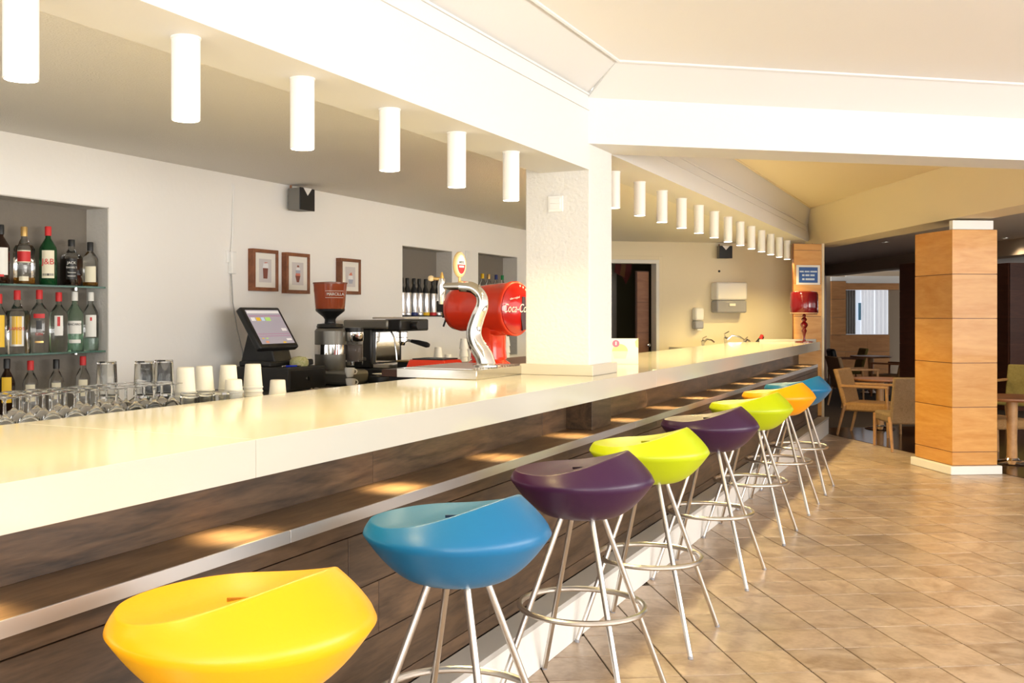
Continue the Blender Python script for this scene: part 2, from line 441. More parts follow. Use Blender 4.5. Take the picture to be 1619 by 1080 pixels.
# far bay: ceiling, cove, lounge-side beam
P2 = Vector((-1.66, 12.23))
B2s = Vector((-1.62, 12.64)); bd = Vector((0.447, -0.894)).normalized(); bn = Vector((-bd.y, bd.x)); bn = bn if bn.y > 0 else -bn
B2e = B2s + bd * 5.9
q0, q1 = P2, P2 + bd * 5.45
struct(MB().prism([(-1.70, 5.2), tuple(q1), (q0.x, q0.y), (-1.70, q0.y)], 'z', ZC2, ZC2 + .08).build('ceiling_hall_far', M_warmlit, smooth=False))
m = MB().hexa([(-1.75, 5.25, 2.395), (P2.x, 5.25, ZC2), (P2.x, P2.y + .3, ZC2), (-1.75, 12.8, 2.395)],
              [(-1.75, 5.25, 2.68), (P2.x, 5.25, 2.68), (P2.x, P2.y + .3, 2.68), (-1.75, 12.8, 2.68)])
struct(m.build('ceiling_cove_far', M_beam, smooth=False))
struct(MB().tube([(P2.x + .004, 5.3, ZC2 - .004), (P2.x + .004, P2.y, ZC2 - .004), (q1.x, q1.y, ZC2 - .004)], .009, 6).build('trim_4', M_warmlit))
s0, s1 = B2s + bn * .34, B2e + bn * .34
xb = bd * -.45
prof0 = [P3(B2s + xb, 2.185), P3(q0 + xb, ZC2), P3(q0 + xb, 2.66), P3(s0 + xb, 2.66), P3(s0 + xb, 2.185)]
prof1 = [P3(B2e, 2.185), P3(q1, ZC2), P3(q1, 2.66), P3(s1, 2.66), P3(s1, 2.185)]
n = 5
struct(MB().add(prof0 + prof1, [(0, 1, 2, 3, 4), (9, 8, 7, 6, 5)] + [(i, i + n, (i + 1) % n + n, (i + 1) % n) for i in range(n)]).build('ceiling_lounge_beam', M_warmlit, smooth=False))
# pillar standing on the counter line
pil = struct(thing('wall_pillar', None, None))
MB().box(-2.075, PXF, 4.905, 5.26, ZTOP, 2.5).build('pillar_shaft', M_plaster, pil, smooth=False, bevel=.006)
MB().box(-2.10, -1.702, 4.885, 5.28, 1.0532, 1.108).build('pillar_base', M_base, pil, smooth=False, bevel=.003)

# ------------------------------------------------------------------ bar front (planks, shelf, plinth) and worktop
XC = -1.579; YS, YE = 0.15, 12.40
ZT, ZF = 1.053, 0.958
bar = thing('bar_counter', 'dark oak plank bar front with lit glass shelf ledge and white plinth', 'bar')
XP = -1.603
MB().box(-1.95, XP - .018, YS, 12.1, 0.0, .772).build('carcass', M_blackmatte, bar, smooth=False)
rows = [(.192, .240), (.243, .398), (.401, .558), (.561, .718), (.721, .771)]
for ri, (z0, z1) in enumerate(rows):
    y = YS - random.uniform(0, .9)
    while y < YE:
        L = random.uniform(1.1, 1.7)
        a, b = max(y, YS), min(y + L - .002, YE)
        if b - a > .05:
            MB().box(-.018, random.uniform(-.0006, .0006), -(b - a) / 2, (b - a) / 2, -(z1 - z0) / 2, (z1 - z0) / 2).build(
                'plank', M_darkwood, bar, smooth=False, bevel=.0012, loc=(XP, (a + b) / 2, (z0 + z1) / 2))
        y += L
# ledge shelf with its metal edging
for k, (a, b) in enumerate([(YS, 2.17), (2.173, 5.2), (5.203, 8.3), (8.303, 12.20)]):
    MB().box(-.103, .101, -(b - a) / 2, (b - a) / 2, 0, .028).build('shelf_board', M_shelfwood, bar, smooth=False, loc=(-1.684, (a + b) / 2, .772))
    MB().box(XC - .004, XC + .002, a, b, .770, .803).build('shelf_edging', M_alu, bar, smooth=False, bevel=.0008)
y = YS - .4
for L in (1.55, 1.62, 1.5, 1.7, 1.6, 1.62, 1.55, 1.7, 1.6):
    a, b = max(y, YS), min(y + L - .002, 12.20)
    if b > a:
        MB().box(-.015, 0, -(b - a) / 2, (b - a) / 2, 0, .158).build('back_plank', M_darkwood, bar, smooth=False, bevel=.001, loc=(-1.785, (a + b) / 2, .80))
    y += L
MB().box(-1.95, -1.80, YS, 12.1, .772, .957).build('upper_carcass', M_blackmatte, bar, smooth=False)
MB().box(-1.786, -1.652, 4.73, 5.02, .8003, .9575).build('support_block', M_darkwood, bar, smooth=False, bevel=.002)
MB().box(-1.80, -1.488, YS, YE - .16, 0.001, .168).box(-1.54, -1.488, YE - .16, YE + .02, 0.001, .168).build('plinth', M_plinth, bar, smooth=False)
MB().box(-1.60, -1.484, YS, YE + .0, .168, .190).box(-1.54, -1.484, YE, YE + .022, .168, .19).build('plinth_cap', pm('plinth_cap_grey', (0.50, 0.48, 0.45), 0.4), bar, smooth=False, bevel=.002)
# small downlights under the worktop
ylist = [0.45 + .806 * i for i in range(15)]
for i, yy in enumerate(ylist):
    if 4.65 < yy < 5.1: yy += .35
    if yy > 12.2: continue
    MB().lathe([(.024, 0), (.026, .004), (.026, .008)], 14, (-1.66, yy)).build('downlight', M_spotglow, bar, loc=(0, 0, ZF - .0075))
    d = bpy.data.lights.new('downlight_beam', 'SPOT'); d.energy = SHELF_POWER; d.color = (1.0, .74, .38)
    d.spot_size = R(100); d.spot_blend = .8; d.shadow_soft_size = .02
    o = bpy.data.objects.new('downlight_beam', d); COL.objects.link(o); o.parent = bar; o.location = (-1.66, yy, ZF - .012)

top = thing('bar_worktop', 'long polished cream stone worktop running the length of the bar', 'worktop')
for (a, b) in [(YS, 2.031), (2.0325, 5.6), (5.6015, 9.1)]:
    MB().box(XC - .84, XC, a, b, ZF, ZT).build('worktop_slab', M_counter, top, smooth=False, bevel=.0015)
EL = lambda x: 12.44 + (x + 1.565) * cd[1] / cd[0]
MB().prism([(XC - .84, 9.1015), (XC, 9.1015), (XC, EL(XC)), (XC - .84, EL(XC - .84))], 'z', ZF, ZT).build('worktop_slab', M_counter, top, smooth=False, bevel=.0015)
MB().prism([(-2.17, EL(-2.17) - .03), (-1.62, EL(-1.62) - .03), (-1.62, EL(-1.62)), (-2.17, EL(-2.17))], 'z', ZT, ZT + .03).build('end_upstand', M_counter, top, smooth=False, bevel=.001)

# work surfaces on the barman's side
under = thing('rear_service_shelf', 'low dark shelf behind the worktop carrying the upturned glasses', 'shelf')
MB().box(-3.02, -2.43, 1.2, 4.25, .90, .95).build('shelf_top', M_steel, under, smooth=False)
MB().box(-3.0, -2.44, 1.25, 4.2, .0, .90).build('cabinet_body', M_blackmatte, under, smooth=False)
unit = thing('drinks_cooler', 'low brown cabinet under the red drinks dispenser', 'cabinet')
MB().box(-3.06, -2.43, 5.1, 7.2, 1.005, 1.045).build('cabinet_top', pm('brown_top', (0.09, 0.04, 0.025), .4), unit, smooth=False)
MB().box(-3.04, -2.44, 5.15, 7.15, .0, 1.005).build('cabinet_body', M_blackmatte, unit, smooth=False)
bc = thing('rear_counter', 'dark counter along the back wall under till and coffee machines', 'counter')
MB().box(-4.195, -3.45, 4.3, 11.3, .86, .90).build('counter_top', pm('dark_stone', (0.05, .045, .04), .3), bc, smooth=False)
MB().box(-4.195, -3.5, 4.35, 11.25, .0, .86).build('counter_body', M_blackmatte, bc, smooth=False)
sk = thing('sink_counter', 'pale stone sink counter against the end wall', 'counter', (W0[0], W0[1], 0), hrot(HE))
MB().box(-.60, .55, -.62, -.002, .93, .97).build('counter_top', M_counter, sk, smooth=False)
MB().box(-.58, .53, -.58, -.004, .0, .93).build('counter_body', M_white, sk, smooth=False)

# ------------------------------------------------------------------ ceiling spot cylinders
ORD = ['first', 'second', 'third', 'fourth', 'fifth', 'sixth', 'seventh', 'eighth', 'ninth', 'tenth', 'eleventh', 'twelfth', 'thirteenth']
def spot_lamp(loc, label, power=LAMP_POWER):
    t = thing('ceiling_spot', label, 'ceiling light', loc, 0, 'cylinder spots along the bar')
    L = .218; r = .0375
    MB().lathe([(r + .002, 0), (r + .002, -.005), (r, -.006), (r, -L), (r - .003, -L), (r - .003, -L + .012)], 28).build('lamp_tube', M_wplastic, t)
    MB().lathe([(0, -.008), (r - .004, -.008), (r - .004, -.003), (0, -.003)], 24).build('lamp_lens', M_bulb, t, loc=(0, 0, -L + .008))
    d = bpy.data.lights.new('lamp_beam', 'SPOT'); d.energy = power; d.color = LAMP_COLOR
    d.spot_size = R(150); d.spot_blend = .5; d.shadow_soft_size = .03
    o = bpy.data.objects.new('lamp_beam', d); COL.objects.link(o); o.parent = t; o.location = (0, 0, -L - .004)
    return t
near = [1.038, 1.562, 2.085, 2.609, 3.138, 3.666, 4.207]
for i, yy in enumerate(near):
    lab = 'white cylinder spot outside the left edge of the bar beam' if i == 0 else 'white cylinder spot on the near beam, %s from the left in the picture' % ORD[i - 1]
    if i == 6: lab = 'white cylinder spot on the near beam closest to the white pillar'
    spot_lamp((-1.85, yy, 2.09), lab)
far = [5.92 + .5325 * i for i in range(13)]
for i, yy in enumerate(far):
    spot_lamp((-1.93, yy, 2.22), 'white cylinder spot on the far beam, %s from the pillar' % ORD[i], LAMP_POWER * 1.6)

# ------------------------------------------------------------------ bar stools
def seat_mesh(mat):
    r = .2525; NA, NI, NO, NBT = 96, 26, 10, 14
    def zd(q): q = min(q, 1.0); return r * .86 * (1 - q) ** .72
    def zs(x, y):
        X, Y = x / r, y / r
        t = max(0.0, X + .45)
        rise = .325 * (t / 1.08) ** 1.9
        front = .035 * max(0, -X - .45) ** 1.2
        return r * (.105 + rise + front + .055 * Y * Y * (1 - .3 * X))
    vs = []; fs = []
    edge = []
    for k in range(NA):
        a = 2 * PI * k / NA; ca, sa = math.cos(a), math.sin(a)
        lo, hi = 0.0, 1.0
        for _ in range(40):
            mid = (lo + hi) / 2
            if zs(mid * r * ca, mid * r * sa) < zd(mid): lo = mid
            else: hi = mid
        edge.append(lo)
    rings = []
    for i in range(1, NI + 1):
        ring = []
        for k in range(NA):
            a = 2 * PI * k / NA; q = edge[k] * (i / NI) * (1 if i < NI else .985)
            x, y = q * r * math.cos(a), q * r * math.sin(a)
            ring.append((x, y, zs(x, y)))
        rings.append(ring)
    for i in range(0, NO + 1):
        ring = []
        for k in range(NA):
            a = 2 * PI * k / NA
            q = edge[k] + (1 - edge[k]) * ((i / NO) if i > 0 else .04)
            ring.append((q * r * math.cos(a), q * r * math.sin(a), zd(q)))
        rings.append(ring)
    for i in range(1, NBT + 1):
        t = i / NBT
        q = 1 - .60 * t                             # shallow bowl from the crease down to the flat bottom
        z = -.126 * (1 - (1 - t) ** 1.8)
        rings.append([(q * r * math.cos(2 * PI * k / NA), q * r * math.sin(2 * PI * k / NA), z) for k in range(NA)])
    rings.append([(.34 * r * math.cos(2 * PI * k / NA), .34 * r * math.sin(2 * PI * k / NA), -.128) for k in range(NA)])
    vs = [(0, 0, zs(0, 0))]
    for rg in rings: vs += rg
    for k in range(NA): fs.append((0, 1 + k, 1 + (k + 1) % NA))
    for i in range(len(rings) - 1):
        for k in range(NA):
            a = 1 + i * NA + k; b = 1 + i * NA + (k + 1) % NA
            fs.append((a, a + NA, b + NA, b))
    last = 1 + (len(rings) - 1) * NA
    fs.append(tuple(range(last + NA - 1, last - 1, -1)))
    m = MB(); m.v = vs; m.f = fs
    slot_z = zs(0, 0)
    return m.mesh('seat', mat, True, 70), slot_z
SEATZ = .780
def make_stool(mat, slotmat, label, yy, rz, x=-1.235):
    t = thing('bar_stool', label, 'bar stool', (x, yy, 0), 0, 'moulded bar stools along the bar')
    me, sz = seat_mesh(mat)
    s = bpy.data.objects.new('seat', me); COL.objects.link(s); s.parent = t; s.location = (0, 0, SEATZ); s.rotation_euler = (0, 0, rz)
    MB().box(-.022, .022, -.0025, .0025, -.006, .0008).build('drain_slot', slotmat, s, smooth=False, loc=(-.012, 0, sz), rot=(0, 0, R(35)))
    zt = SEATZ - .118
    for k in range(4):
        a = PI / 4 + k * PI / 2
        p1 = (.075 * math.cos(a), .075 * math.sin(a), zt); p0 = (.333 * math.cos(a), .333 * math.sin(a), .008)
        leg = MB().tube([p0, p1], .0102, 12).build('leg', M_steel, t)
        MB().tube([(p0[0] * 1.006, p0[1] * 1.006, 0.0), (p0[0], p0[1], .012)], .0104, 10).build('foot_cap', M_greyplastic, leg)
    zr = .335; rr = .325 - .25 * (zr - .008) / (zt - .008) + .0195
    MB().tube([(rr * math.cos(2 * PI * k / 56), rr * math.sin(2 * PI * k / 56), zr) for k in range(56)], .0106, 10, closed=True).build('foot_ring', M_steel, t)
    return t
def seatmat(n, c, dark): 
    return pm('seat_' + n, c, .33, bump=.03, bscale=140, spec=.5), pm('slot_' + n, dark, .7)
S_y = seatmat('yellow', (0.88, 0.42, 0.004), (.45, .2, 0))
S_b = seatmat('blue', (0.008, 0.145, 0.32), (.01, .03, .08))
S_p = seatmat('purple', (0.042, 0.010, 0.045), (.01, .002, .01))
S_l = seatmat('lime', (0.48, 0.58, 0.006), (.3, .3, 0))
S_o = seatmat('orange', (0.92, 0.36, 0.004), (.45, .15, 0))
stools = [
    (S_y, 1.551, -3, 'bright yellow moulded bar stool nearest the camera, cropped by the frame'),
    (S_b, 2.451, -4, 'large blue moulded bar stool between the yellow and a purple stool'),
    (S_p, 3.429, 4, 'dark purple moulded bar stool in front, next to the large blue one'),
    (S_l, 4.265, 2, 'lime moulded bar stool between the two dark purple stools'),
    (S_p, 5.388, 3, 'dark purple moulded bar stool farther away, between two lime stools'),
    (S_l, 6.495, -4, 'smaller lime moulded bar stool beside the orange stool'),
    (S_o, 7.509, -7, 'orange moulded bar stool second from the far end'),
    (S_b, 8.383, -5, 'small blue moulded bar stool at the far end of the row')]
for (mm, yy, rz, lab) in stools: make_stool(mm[0], mm[1], lab, yy, R(rz))

# ------------------------------------------------------------------ orange column and the lounge
def panel_column(loc, heading, wu, wv, mat, z_top, rows, label, base_mat=M_wplastic, cap=None, kind_struct=False):
    t = thing('panelled_column', label, 'column', loc, hrot(heading))
    MB().box(.004, wu - .004, .004, wv - .004, .0, z_top - .002).build('core', M_framewood, t, smooth=False)
    for z0, z1 in rows:
        MB().box(-wu / 2 + .001, wu / 2 - .001, 0, .006, 0, z1 - z0 - .006).build('panel', mat, t, smooth=False, loc=(wu / 2, -.001, z0 + .003), bevel=.001)
        MB().box(0, .006, -wv / 2 + .001, wv / 2 - .001, 0, z1 - z0 - .006).build('panel', mat, t, smooth=False, loc=(-.001, wv / 2, z0 + .003), bevel=.001)
        MB().box(-.006, 0, -wv / 2 + .001, wv / 2 - .001, 0, z1 - z0 - .006).build('panel', mat, t, smooth=False, loc=(wu + .001, wv / 2, z0 + .003), bevel=.001)
    if base_mat: MB().box(-.03, wu + .03, -.03, wv + .03, .001, .075).build('skirting', base_mat, t, smooth=False, bevel=.008)
    if cap: MB().box(.004, wu - .035, .0, .05, z_top, cap).build('cap', M_wplastic, t, smooth=False)
    return t
crow = [(.078, .192), (.192, .573), (.573, .95), (.95, 1.33), (1.33, 1.708), (1.708, 2.09)]
panel_column((-.165, 9.685, 0), U, .405, .58, M_beech, 2.09, crow, 'square column clad in orange beech panels on a white skirting', cap=2.165)
# panelled end post of the bar
ep = thing('bar_end_post', 'narrow beech panelled post behind the red lamp at the bar end', 'column', (-1.565, 12.45, 0), hrot(HE))
MB().box(-.352, .0, .013, .045, .0, 2.18).build('core', M_framewood, ep, smooth=False)
for z0, z1 in [(.2, .573), (.573, .95), (.95, 1.345), (1.345, 1.725), (1.725, 2.105), (2.105, 2.18)]:
    MB().box(-.175, .175, 0, .013, 0, z1 - z0 - .005).build('panel', M_beech, ep, smooth=False, loc=(-.178, 0, z0))
MB().box(0.0, .032, .0, .03, 0, 2.185).build('edge_strip', pm('pale_beech', (.72, .58, .38), .45), ep, smooth=False, bevel=.002)

lr = lambda px: (px - 720) / 1620.0
# far wall of the lounge
FD = 22.0
fw0 = at_depth(lr(1338), FD)
fwall = struct(thing('wall_lounge_far', None, None, (fw0[0], fw0[1], 0), hrot(U)))
fm = wood('lounge_panel', (0.46, 0.20, 0.065), (0.58, 0.28, 0.10), .45, (.5, .5, 3), 3, .05, .02)
m = MB(); m.box(-2.0, -.0, .06, .14, 0, 2.45); m.box(0, .99, .06, .14, 0, .94); m.box(0, .99, .06, .14, 1.90, 2.45); m.box(.99, 6.0, .06, .14, 0, 2.45)
m.build('wall_core', M_ltaupe, fwall, smooth=False)
for k, (z0, z1) in enumerate([(.0, .2), (.2, .573), (.573, .935)]):
    for a in (-.33, .0, .5):
        w = .328 if a < 0 else .497
        MB().box(-w / 2, w / 2, 0, .02, 0, z1 - z0 - .008).build('panel', fm, fwall, smooth=False, loc=(a + w / 2, .04, z0))
for (z0, z1) in [(.935, 1.31), (1.31, 1.70), (1.70, 2.09)]:
    MB().box(-.16, .16, 0, .05, 0, z1 - z0 - .008).build('panel', fm, fwall, smooth=False, loc=(-.17, .0, z0))
MB().box(-.33, .0, 0, .06, 2.09, 2.18).build('cap', M_wplastic, fwall, smooth=False)
MB().box(.0, 1.2, .02, .06, 1.905, 2.04).build('head_panel', fm, fwall, smooth=False)
MB().box(.0, 1.2, .01, .06, 2.045, 2.2).build('head_band', M_wplastic, fwall, smooth=False)
w1 = struct(thing('window_1', None, None, (fw0[0], fw0[1], 0), hrot(U)))
MB().box(0, .99, .09, .10, .94, 1.90).build('pane', pm('lounge_window_glow', (.5, .5, .5), .3, emit=(.80, .88, 1.0), estr=.55), w1, smooth=False)
def curtain(x0, x1, mat, nm, folds):
    pts = []; n = folds * 8
    vs = []
    for i in range(n + 1):
        x = x0 + (x1 - x0) * i / n; yy = .065 + .012 * math.sin(2 * PI * folds * i / n)
        vs += [(x, yy, .945), (x, yy, 1.895), (x, yy + .004, .945), (x, yy + .004, 1.895)]
    fs = []
    for i in range(n):
        o = 4 * i; fs += [(o, o + 4, o + 5, o + 1), (o + 2, o + 3, o + 7, o + 6), (o + 1, o + 5, o + 7, o + 3), (o, o + 2, o + 6, o + 4)]
    MB().add(vs, fs).build(nm, mat, w1)
curtain(.0, .24, pm('grey_curtain', (.30, .30, .29), .9), 'curtain_grey', 4)
curtain(.37, .66, pm('sheer_curtain', (.85, .85, .84), .8, trans=.0, emit=(.85, .9, 1), estr=.35), 'curtain_sheer', 4)
curtain(.68, .96, pm('sheer_curtain', (.85, .85, .84), .8), 'curtain_sheer', 3)
MB().box(.30, .36, .05, .06, 1.25, 1.62).build('blue_poster', pm('sky_blue', (.2, .5, .75), .5), w1, smooth=False)
# other lounge shell pieces
struct(MB().prism([tuple(B2s + bn * .3), tuple(B2e + bn * .3), (6.2, 9), (9.5, 20), (0, 25), (-5, 21.5)], 'z', 2.30, 2.4).build('ceiling_lounge', M_lceil, smooth=False))
struct(MB().prism([(-1.72, 12.80), (-1.66, 12.80), (-2.75, 22.6), (-2.95, 22.6)], 'z', 0, 2.4).build('wall_lounge_left', M_brownpanel, smooth=False))
struct(MB().prism([(6.0, -3.4), (6.1, -3.4), (6.1, 21.0), (6.0, 21.0)], 'z', 0, .9).build('wall_right', M_white, smooth=False))
struct(MB().prism([(6.0, 15.0), (6.1, 15.0), (6.1, 24.0), (6.0, 24.0)], 'z', .9, 2.6).build('wall_right_lounge', M_ltaupe, smooth=False))
bk = at_depth(lr(1300), 19.5); bk2 = at_depth(lr(1445), 15.5)
dx, dy = bk2[0] - bk[0], bk2[1] - bk[1]; L_ = math.hypot(dx, dy)
struct(MB().prism([(bk[0], bk[1]), (bk2[0] + dx, bk2[1] + dy), (bk2[0] + dx - dy / L_ * .3, bk2[1] + dy + dx / L_ * .3), (bk[0] - dy / L_ * .3, bk[1] + dx / L_ * .3)], 'z', 2.10, 2.3).build('ceiling_lounge_bulkhead', M_ltaupe, smooth=False))
def simple_col(px0, px1, dep, mat, label, zt=2.1, cap=None):
    a = at_depth(lr(px0), dep); w = (px1 - px0) / 1620 * dep
    t = thing('panelled_column', label, 'column', (a[0], a[1], 0), hrot(U + 26.85 - 26.85))
    MB().box(0, w, .02, .45, 0, zt).build('core', M_framewood, t, smooth=False)
    zs = [0.0, .2, .573, .95, 1.33, 1.71, zt]
    for z0, z1 in zip(zs[:-1], zs[1:]):
        MB().box(-w / 2, w / 2, 0, .02, 0, z1 - z0 - .006).build('panel', mat, t, smooth=False, loc=(w / 2, .0, z0))
        MB().box(-.01, 0, -.21, .21, 0, z1 - z0 - .006).build('panel', mat, t, smooth=False, loc=(0, .24, z0))
    if cap: MB().box(0, w, .02, .4, zt, cap).build('cap', M_wplastic, t, smooth=False)
simple_col(1450, 1490, 14.5, M_brownpanel, 'dark red-brown panelled column half hidden behind the orange column')
simple_col(1597, 1670, 14.5, M_brownpanel, 'dark red-brown panelled column at the right edge of the picture')
simple_col(1545, 1599, 19.0, pm('pale_panel', (.62, .46, .28), .5), 'pale panelled pier behind the orange column with white cap', 1.92, 2.02)

def armchair(loc, face, fabric, woodm, label, seat_h=.37, back_h=.74, arms=True, w=.54, d=.52, name='armchair'):
    # local +x is where the sitter looks
    t = thing(name, label, 'chair', (loc[0], loc[1], .004), hrot(face), 'lounge chairs')
    MB().box(-d / 2 + .03, d / 2, -w / 2 + .03, w / 2 - .03, seat_h - .10, seat_h).build('seat', fabric, t, bevel=.025)
    m = MB(); n = 6; vs = []
    for i in range(n + 1):
        z = seat_h - .10 + (back_h - seat_h + .10) * i / n
        x = -d / 2 + .03 - .11 * (i / n) ** 1.3
        vs += [(x - .028, -w / 2 + .03, z), (x + .028, -w / 2 + .03, z), (x + .028, w / 2 - .03, z), (x - .028, w / 2 - .03, z)]
    fs = [(3, 2, 1, 0), (4 * n, 4 * n + 1, 4 * n + 2, 4 * n + 3)]
    for i in range(n):
        for k in range(4):
            a = 4 * i + k; b = 4 * i + (k + 1) % 4; fs.append((a, b, b + 4, a + 4))
    m.add(vs, fs).build('backrest', fabric, t, ang=60, bevel=.018)
    for s in (-1, 1):
        y = s * (w / 2 - .03)
        top = .545 if arms else seat_h - .03
        MB().tube([(d / 2 - .02, y, 0.0), (d / 2 - .035, y, top)], [.014, .019], 8).build('leg', woodm, t)
        MB().tube([(-d / 2 - .05, y, 0.0), (-d / 2 + .03, y, seat_h - .03)], [.014, .02], 8).build('leg', woodm, t)
        if arms:
            MB().box(-d / 2 - .01, d / 2 - .015, y - .024, y + .024, .54, .568).build('armrest', woodm, t, bevel=.006)
    return t
def pedestal_table(loc, r, h, label):
    t = thing('cafe_table', label, 'table', (loc[0], loc[1], .004), 0, 'round lounge tables')
    MB().lathe([(0, h - .028), (r - .015, h - .028), (r, h - .014), (r, h), (0, h)], 40).build('table_top', M_midwood, t)
    MB().lathe([(.045, .03), (.042, .2), (.048, h - .03)], 18).build('pedestal', M_chairwood, t)
    MB().lathe([(.165, 0), (.17, .008), (.15, .018), (.06, .034), (.05, .05)], 32).build('base_plate', M_chrome, t)
    return t
armchair((-1.03, 12.50), 102, M_fabric_tan, M_chairwood, 'tan upholstered armchair with wooden arms beside the far bar end')
pedestal_table((-1.0, 13.17), .33, .60, 'small round wooden table between the tan armchair and the orange column')
armchair((-.63, 11.34), -22, M_fabric_taupe, M_chairwood, 'taupe chair seen from behind, half hidden by the orange column', arms=False, w=.5, name='dining_chair')
p = at_depth(lr(1336), 19.0); armchair(p, 250, M_fabric_olive, M_midwood, 'olive armchair with black cushion near the lounge window')
cu = MB().box(-.05, .05, -.2, .2, -.17, .17).build('cushion', M_black, bevel=.04, loc=(at_depth(lr(1316), 19.2)[0], at_depth(lr(1316), 19.2)[1], .56), rot=(0, R(12), hrot(250)))
tag(cu, 'square black cushion propped on the olive armchair by the window', 'cushion')
p = at_depth(lr(1377), 17.8); pedestal_table(p, .34, .645, 'round wooden table under the bright lounge window')
p = at_depth(lr(1412), 17.0); armchair(p, 300, M_fabric_tan, M_midwood, 'tan armchair right of the far table under the window')
p = at_depth(lr(1352), 15.2); armchair(p, 60, M_fabric_taupe, M_chairwood, 'low taupe armchair behind the near round table')
pedestal_table((.31, 10.665), .36, .61, 'round wooden table at the right edge, beside the orange column')
p = at_depth(lr(1612), 12.4); armchair(p, 200, M_fabric_olive, M_chairwood, 'olive armchair behind the table at the right edge')
p = at_depth(lr(1588), 17.6); armchair(p, 230, M_fabric_olive, M_midwood, 'far olive armchair seen between the orange and dark columns')
p = (0.14, 11.17); armchair(p, 57, M_fabric_tan, M_chairwood, 'tan chair hidden behind the orange column, only its leg showing', arms=False, name='dining_chair')
def lounge_light(loc, e, where):
    t = thing('recessed_downlight', 'small recessed downlight in the grey lounge ceiling, ' + where, 'ceiling light', loc, 0, 'lounge downlights')
    MB().lathe([(.05, 0), (.05, -.006), (.038, -.008), (.036, -.002)], 18).build('rim', M_steel, t)
    MB().lathe([(0, -.003), (.036, -.003), (.036, 0), (0, 0)], 16).build('lens', M_bulb, t)
    d = bpy.data.lights.new('lamp_beam', 'SPOT'); d.energy = e; d.color = (1, .8, .55); d.spot_size = R(130); d.spot_blend = .7; d.shadow_soft_size = .04
    o = bpy.data.objects.new('lamp_beam', d); COL.objects.link(o); o.parent = t; o.location = (0, 0, -.012)
for px, dp in ((1400, 13.2), (1380, 17.5), (1590, 12.5)):
    q = at_depth(lr(px), dp); lounge_light((q[0], q[1], 2.30), 40, {1400: 'nearest the tan armchair', 1380: 'farthest, near the lounge window', 1590: 'right of the orange column'}[px])

# ------------------------------------------------------------------ things on the walls
def picture(y0, y1, z0, z1, kind, label):
    yc, zc = (y0 + y1) / 2, (z0 + z1) / 2
    w, h = (y1 - y0), (z1 - z0)
    t = thing('framed_picture', label, 'picture', (XW, yc, zc), R(90), 'framed drink prints')   # local x along +Y, local -y out of the wall
    fw = .024; dp = .045
    m = MB()
    m.box(-w / 2, w / 2, -dp, 0, -h / 2, -h / 2 + fw); m.box(-w / 2, w / 2, -dp, 0, h / 2 - fw, h / 2)
    m.box(-w / 2, -w / 2 + fw, -dp, 0, -h / 2 + fw, h / 2 - fw); m.box(w / 2 - fw, w / 2, -dp, 0, -h / 2 + fw, h / 2 - fw)
    m.build('frame', M_framewood, t, smooth=False, bevel=.002)
    MB().box(-w / 2 + fw, w / 2 - fw, -.036, -.03, -h / 2 + fw, h / 2 - fw).build('mount', pm('mount_cream', (.80, .77, .70), .7), t, smooth=False)
    pr = MB().box(-w * .24, w * .24, -.038, -.036, -h * .29, h * .27).build('print', pm('print_paper', (.60, .56, .55), .7), t, smooth=False)
    def shape(poly, mat, nm, lay=0): MB().prism([(a * w, b * h) for a, b in poly], 'y', -.0395 - .0006 * lay, -.038).build(nm, mat, pr, smooth=False)
    brown = pm('print_brown', (.22, .07, .05), .7); foam = pm('print_white', (.78, .77, .77), .7); redp = pm('print_coral', (.62, .20, .14), .7); greyp = pm('print_grey', (.38, .40, .48), .7)
    if kind == 0:
        shape([(-.08, -.20), (.07, -.20), (.10, .05), (-.10, .05)], brown, 'tall_glass')
        shape([(-.11, .05), (.11, .05), (.11, .15), (.02, .19), (-.09, .16)], foam, 'foam_head'); shape([(-.05, .165), (.06, .175), (.08, .195), (-.03, .19)], redp, 'garnish', 1)
    elif kind == 1:
        shape([(-.05, -.22), (.04, -.22), (.10, -.06), (-.11, -.06)], brown, 'glass_foot'); shape([(-.10, -.06), (.10, -.06), (.09, .0), (-.09, .0)], redp, 'syrup')
        shape([(-.09, .0), (.09, .0), (.10, .08), (-.10, .08)], greyp, 'ice_cream'); shape([(-.08, .08), (.09, .08), (.06, .15), (-.05, .15)], foam, 'cream'); shape([(-.04, .15), (.06, .15), (.03, .20), (-.03, .20)], brown, 'garnish')
    else:
        shape([(-.07, -.20), (.09, -.20), (.13, -.08), (-.10, -.08)], greyp, 'saucer'); shape([(-.11, -.08), (.12, -.08), (.10, .03), (-.09, .03)], foam, 'cup'); shape([(-.08, .03), (.09, .03), (.05, .12), (-.02, .09)], redp, 'fruit')
    return t
picture(5.319, 5.588, 1.517, 1.791, 0, 'framed print of a tall drink with foam, left of the three pictures')
picture(5.68, 5.953, 1.507, 1.786, 1, 'framed print of an ice cream sundae, middle of the three pictures')
picture(6.345, 6.623, 1.514, 1.780, 2, 'framed print of a cup, half hidden behind the coffee grinder')

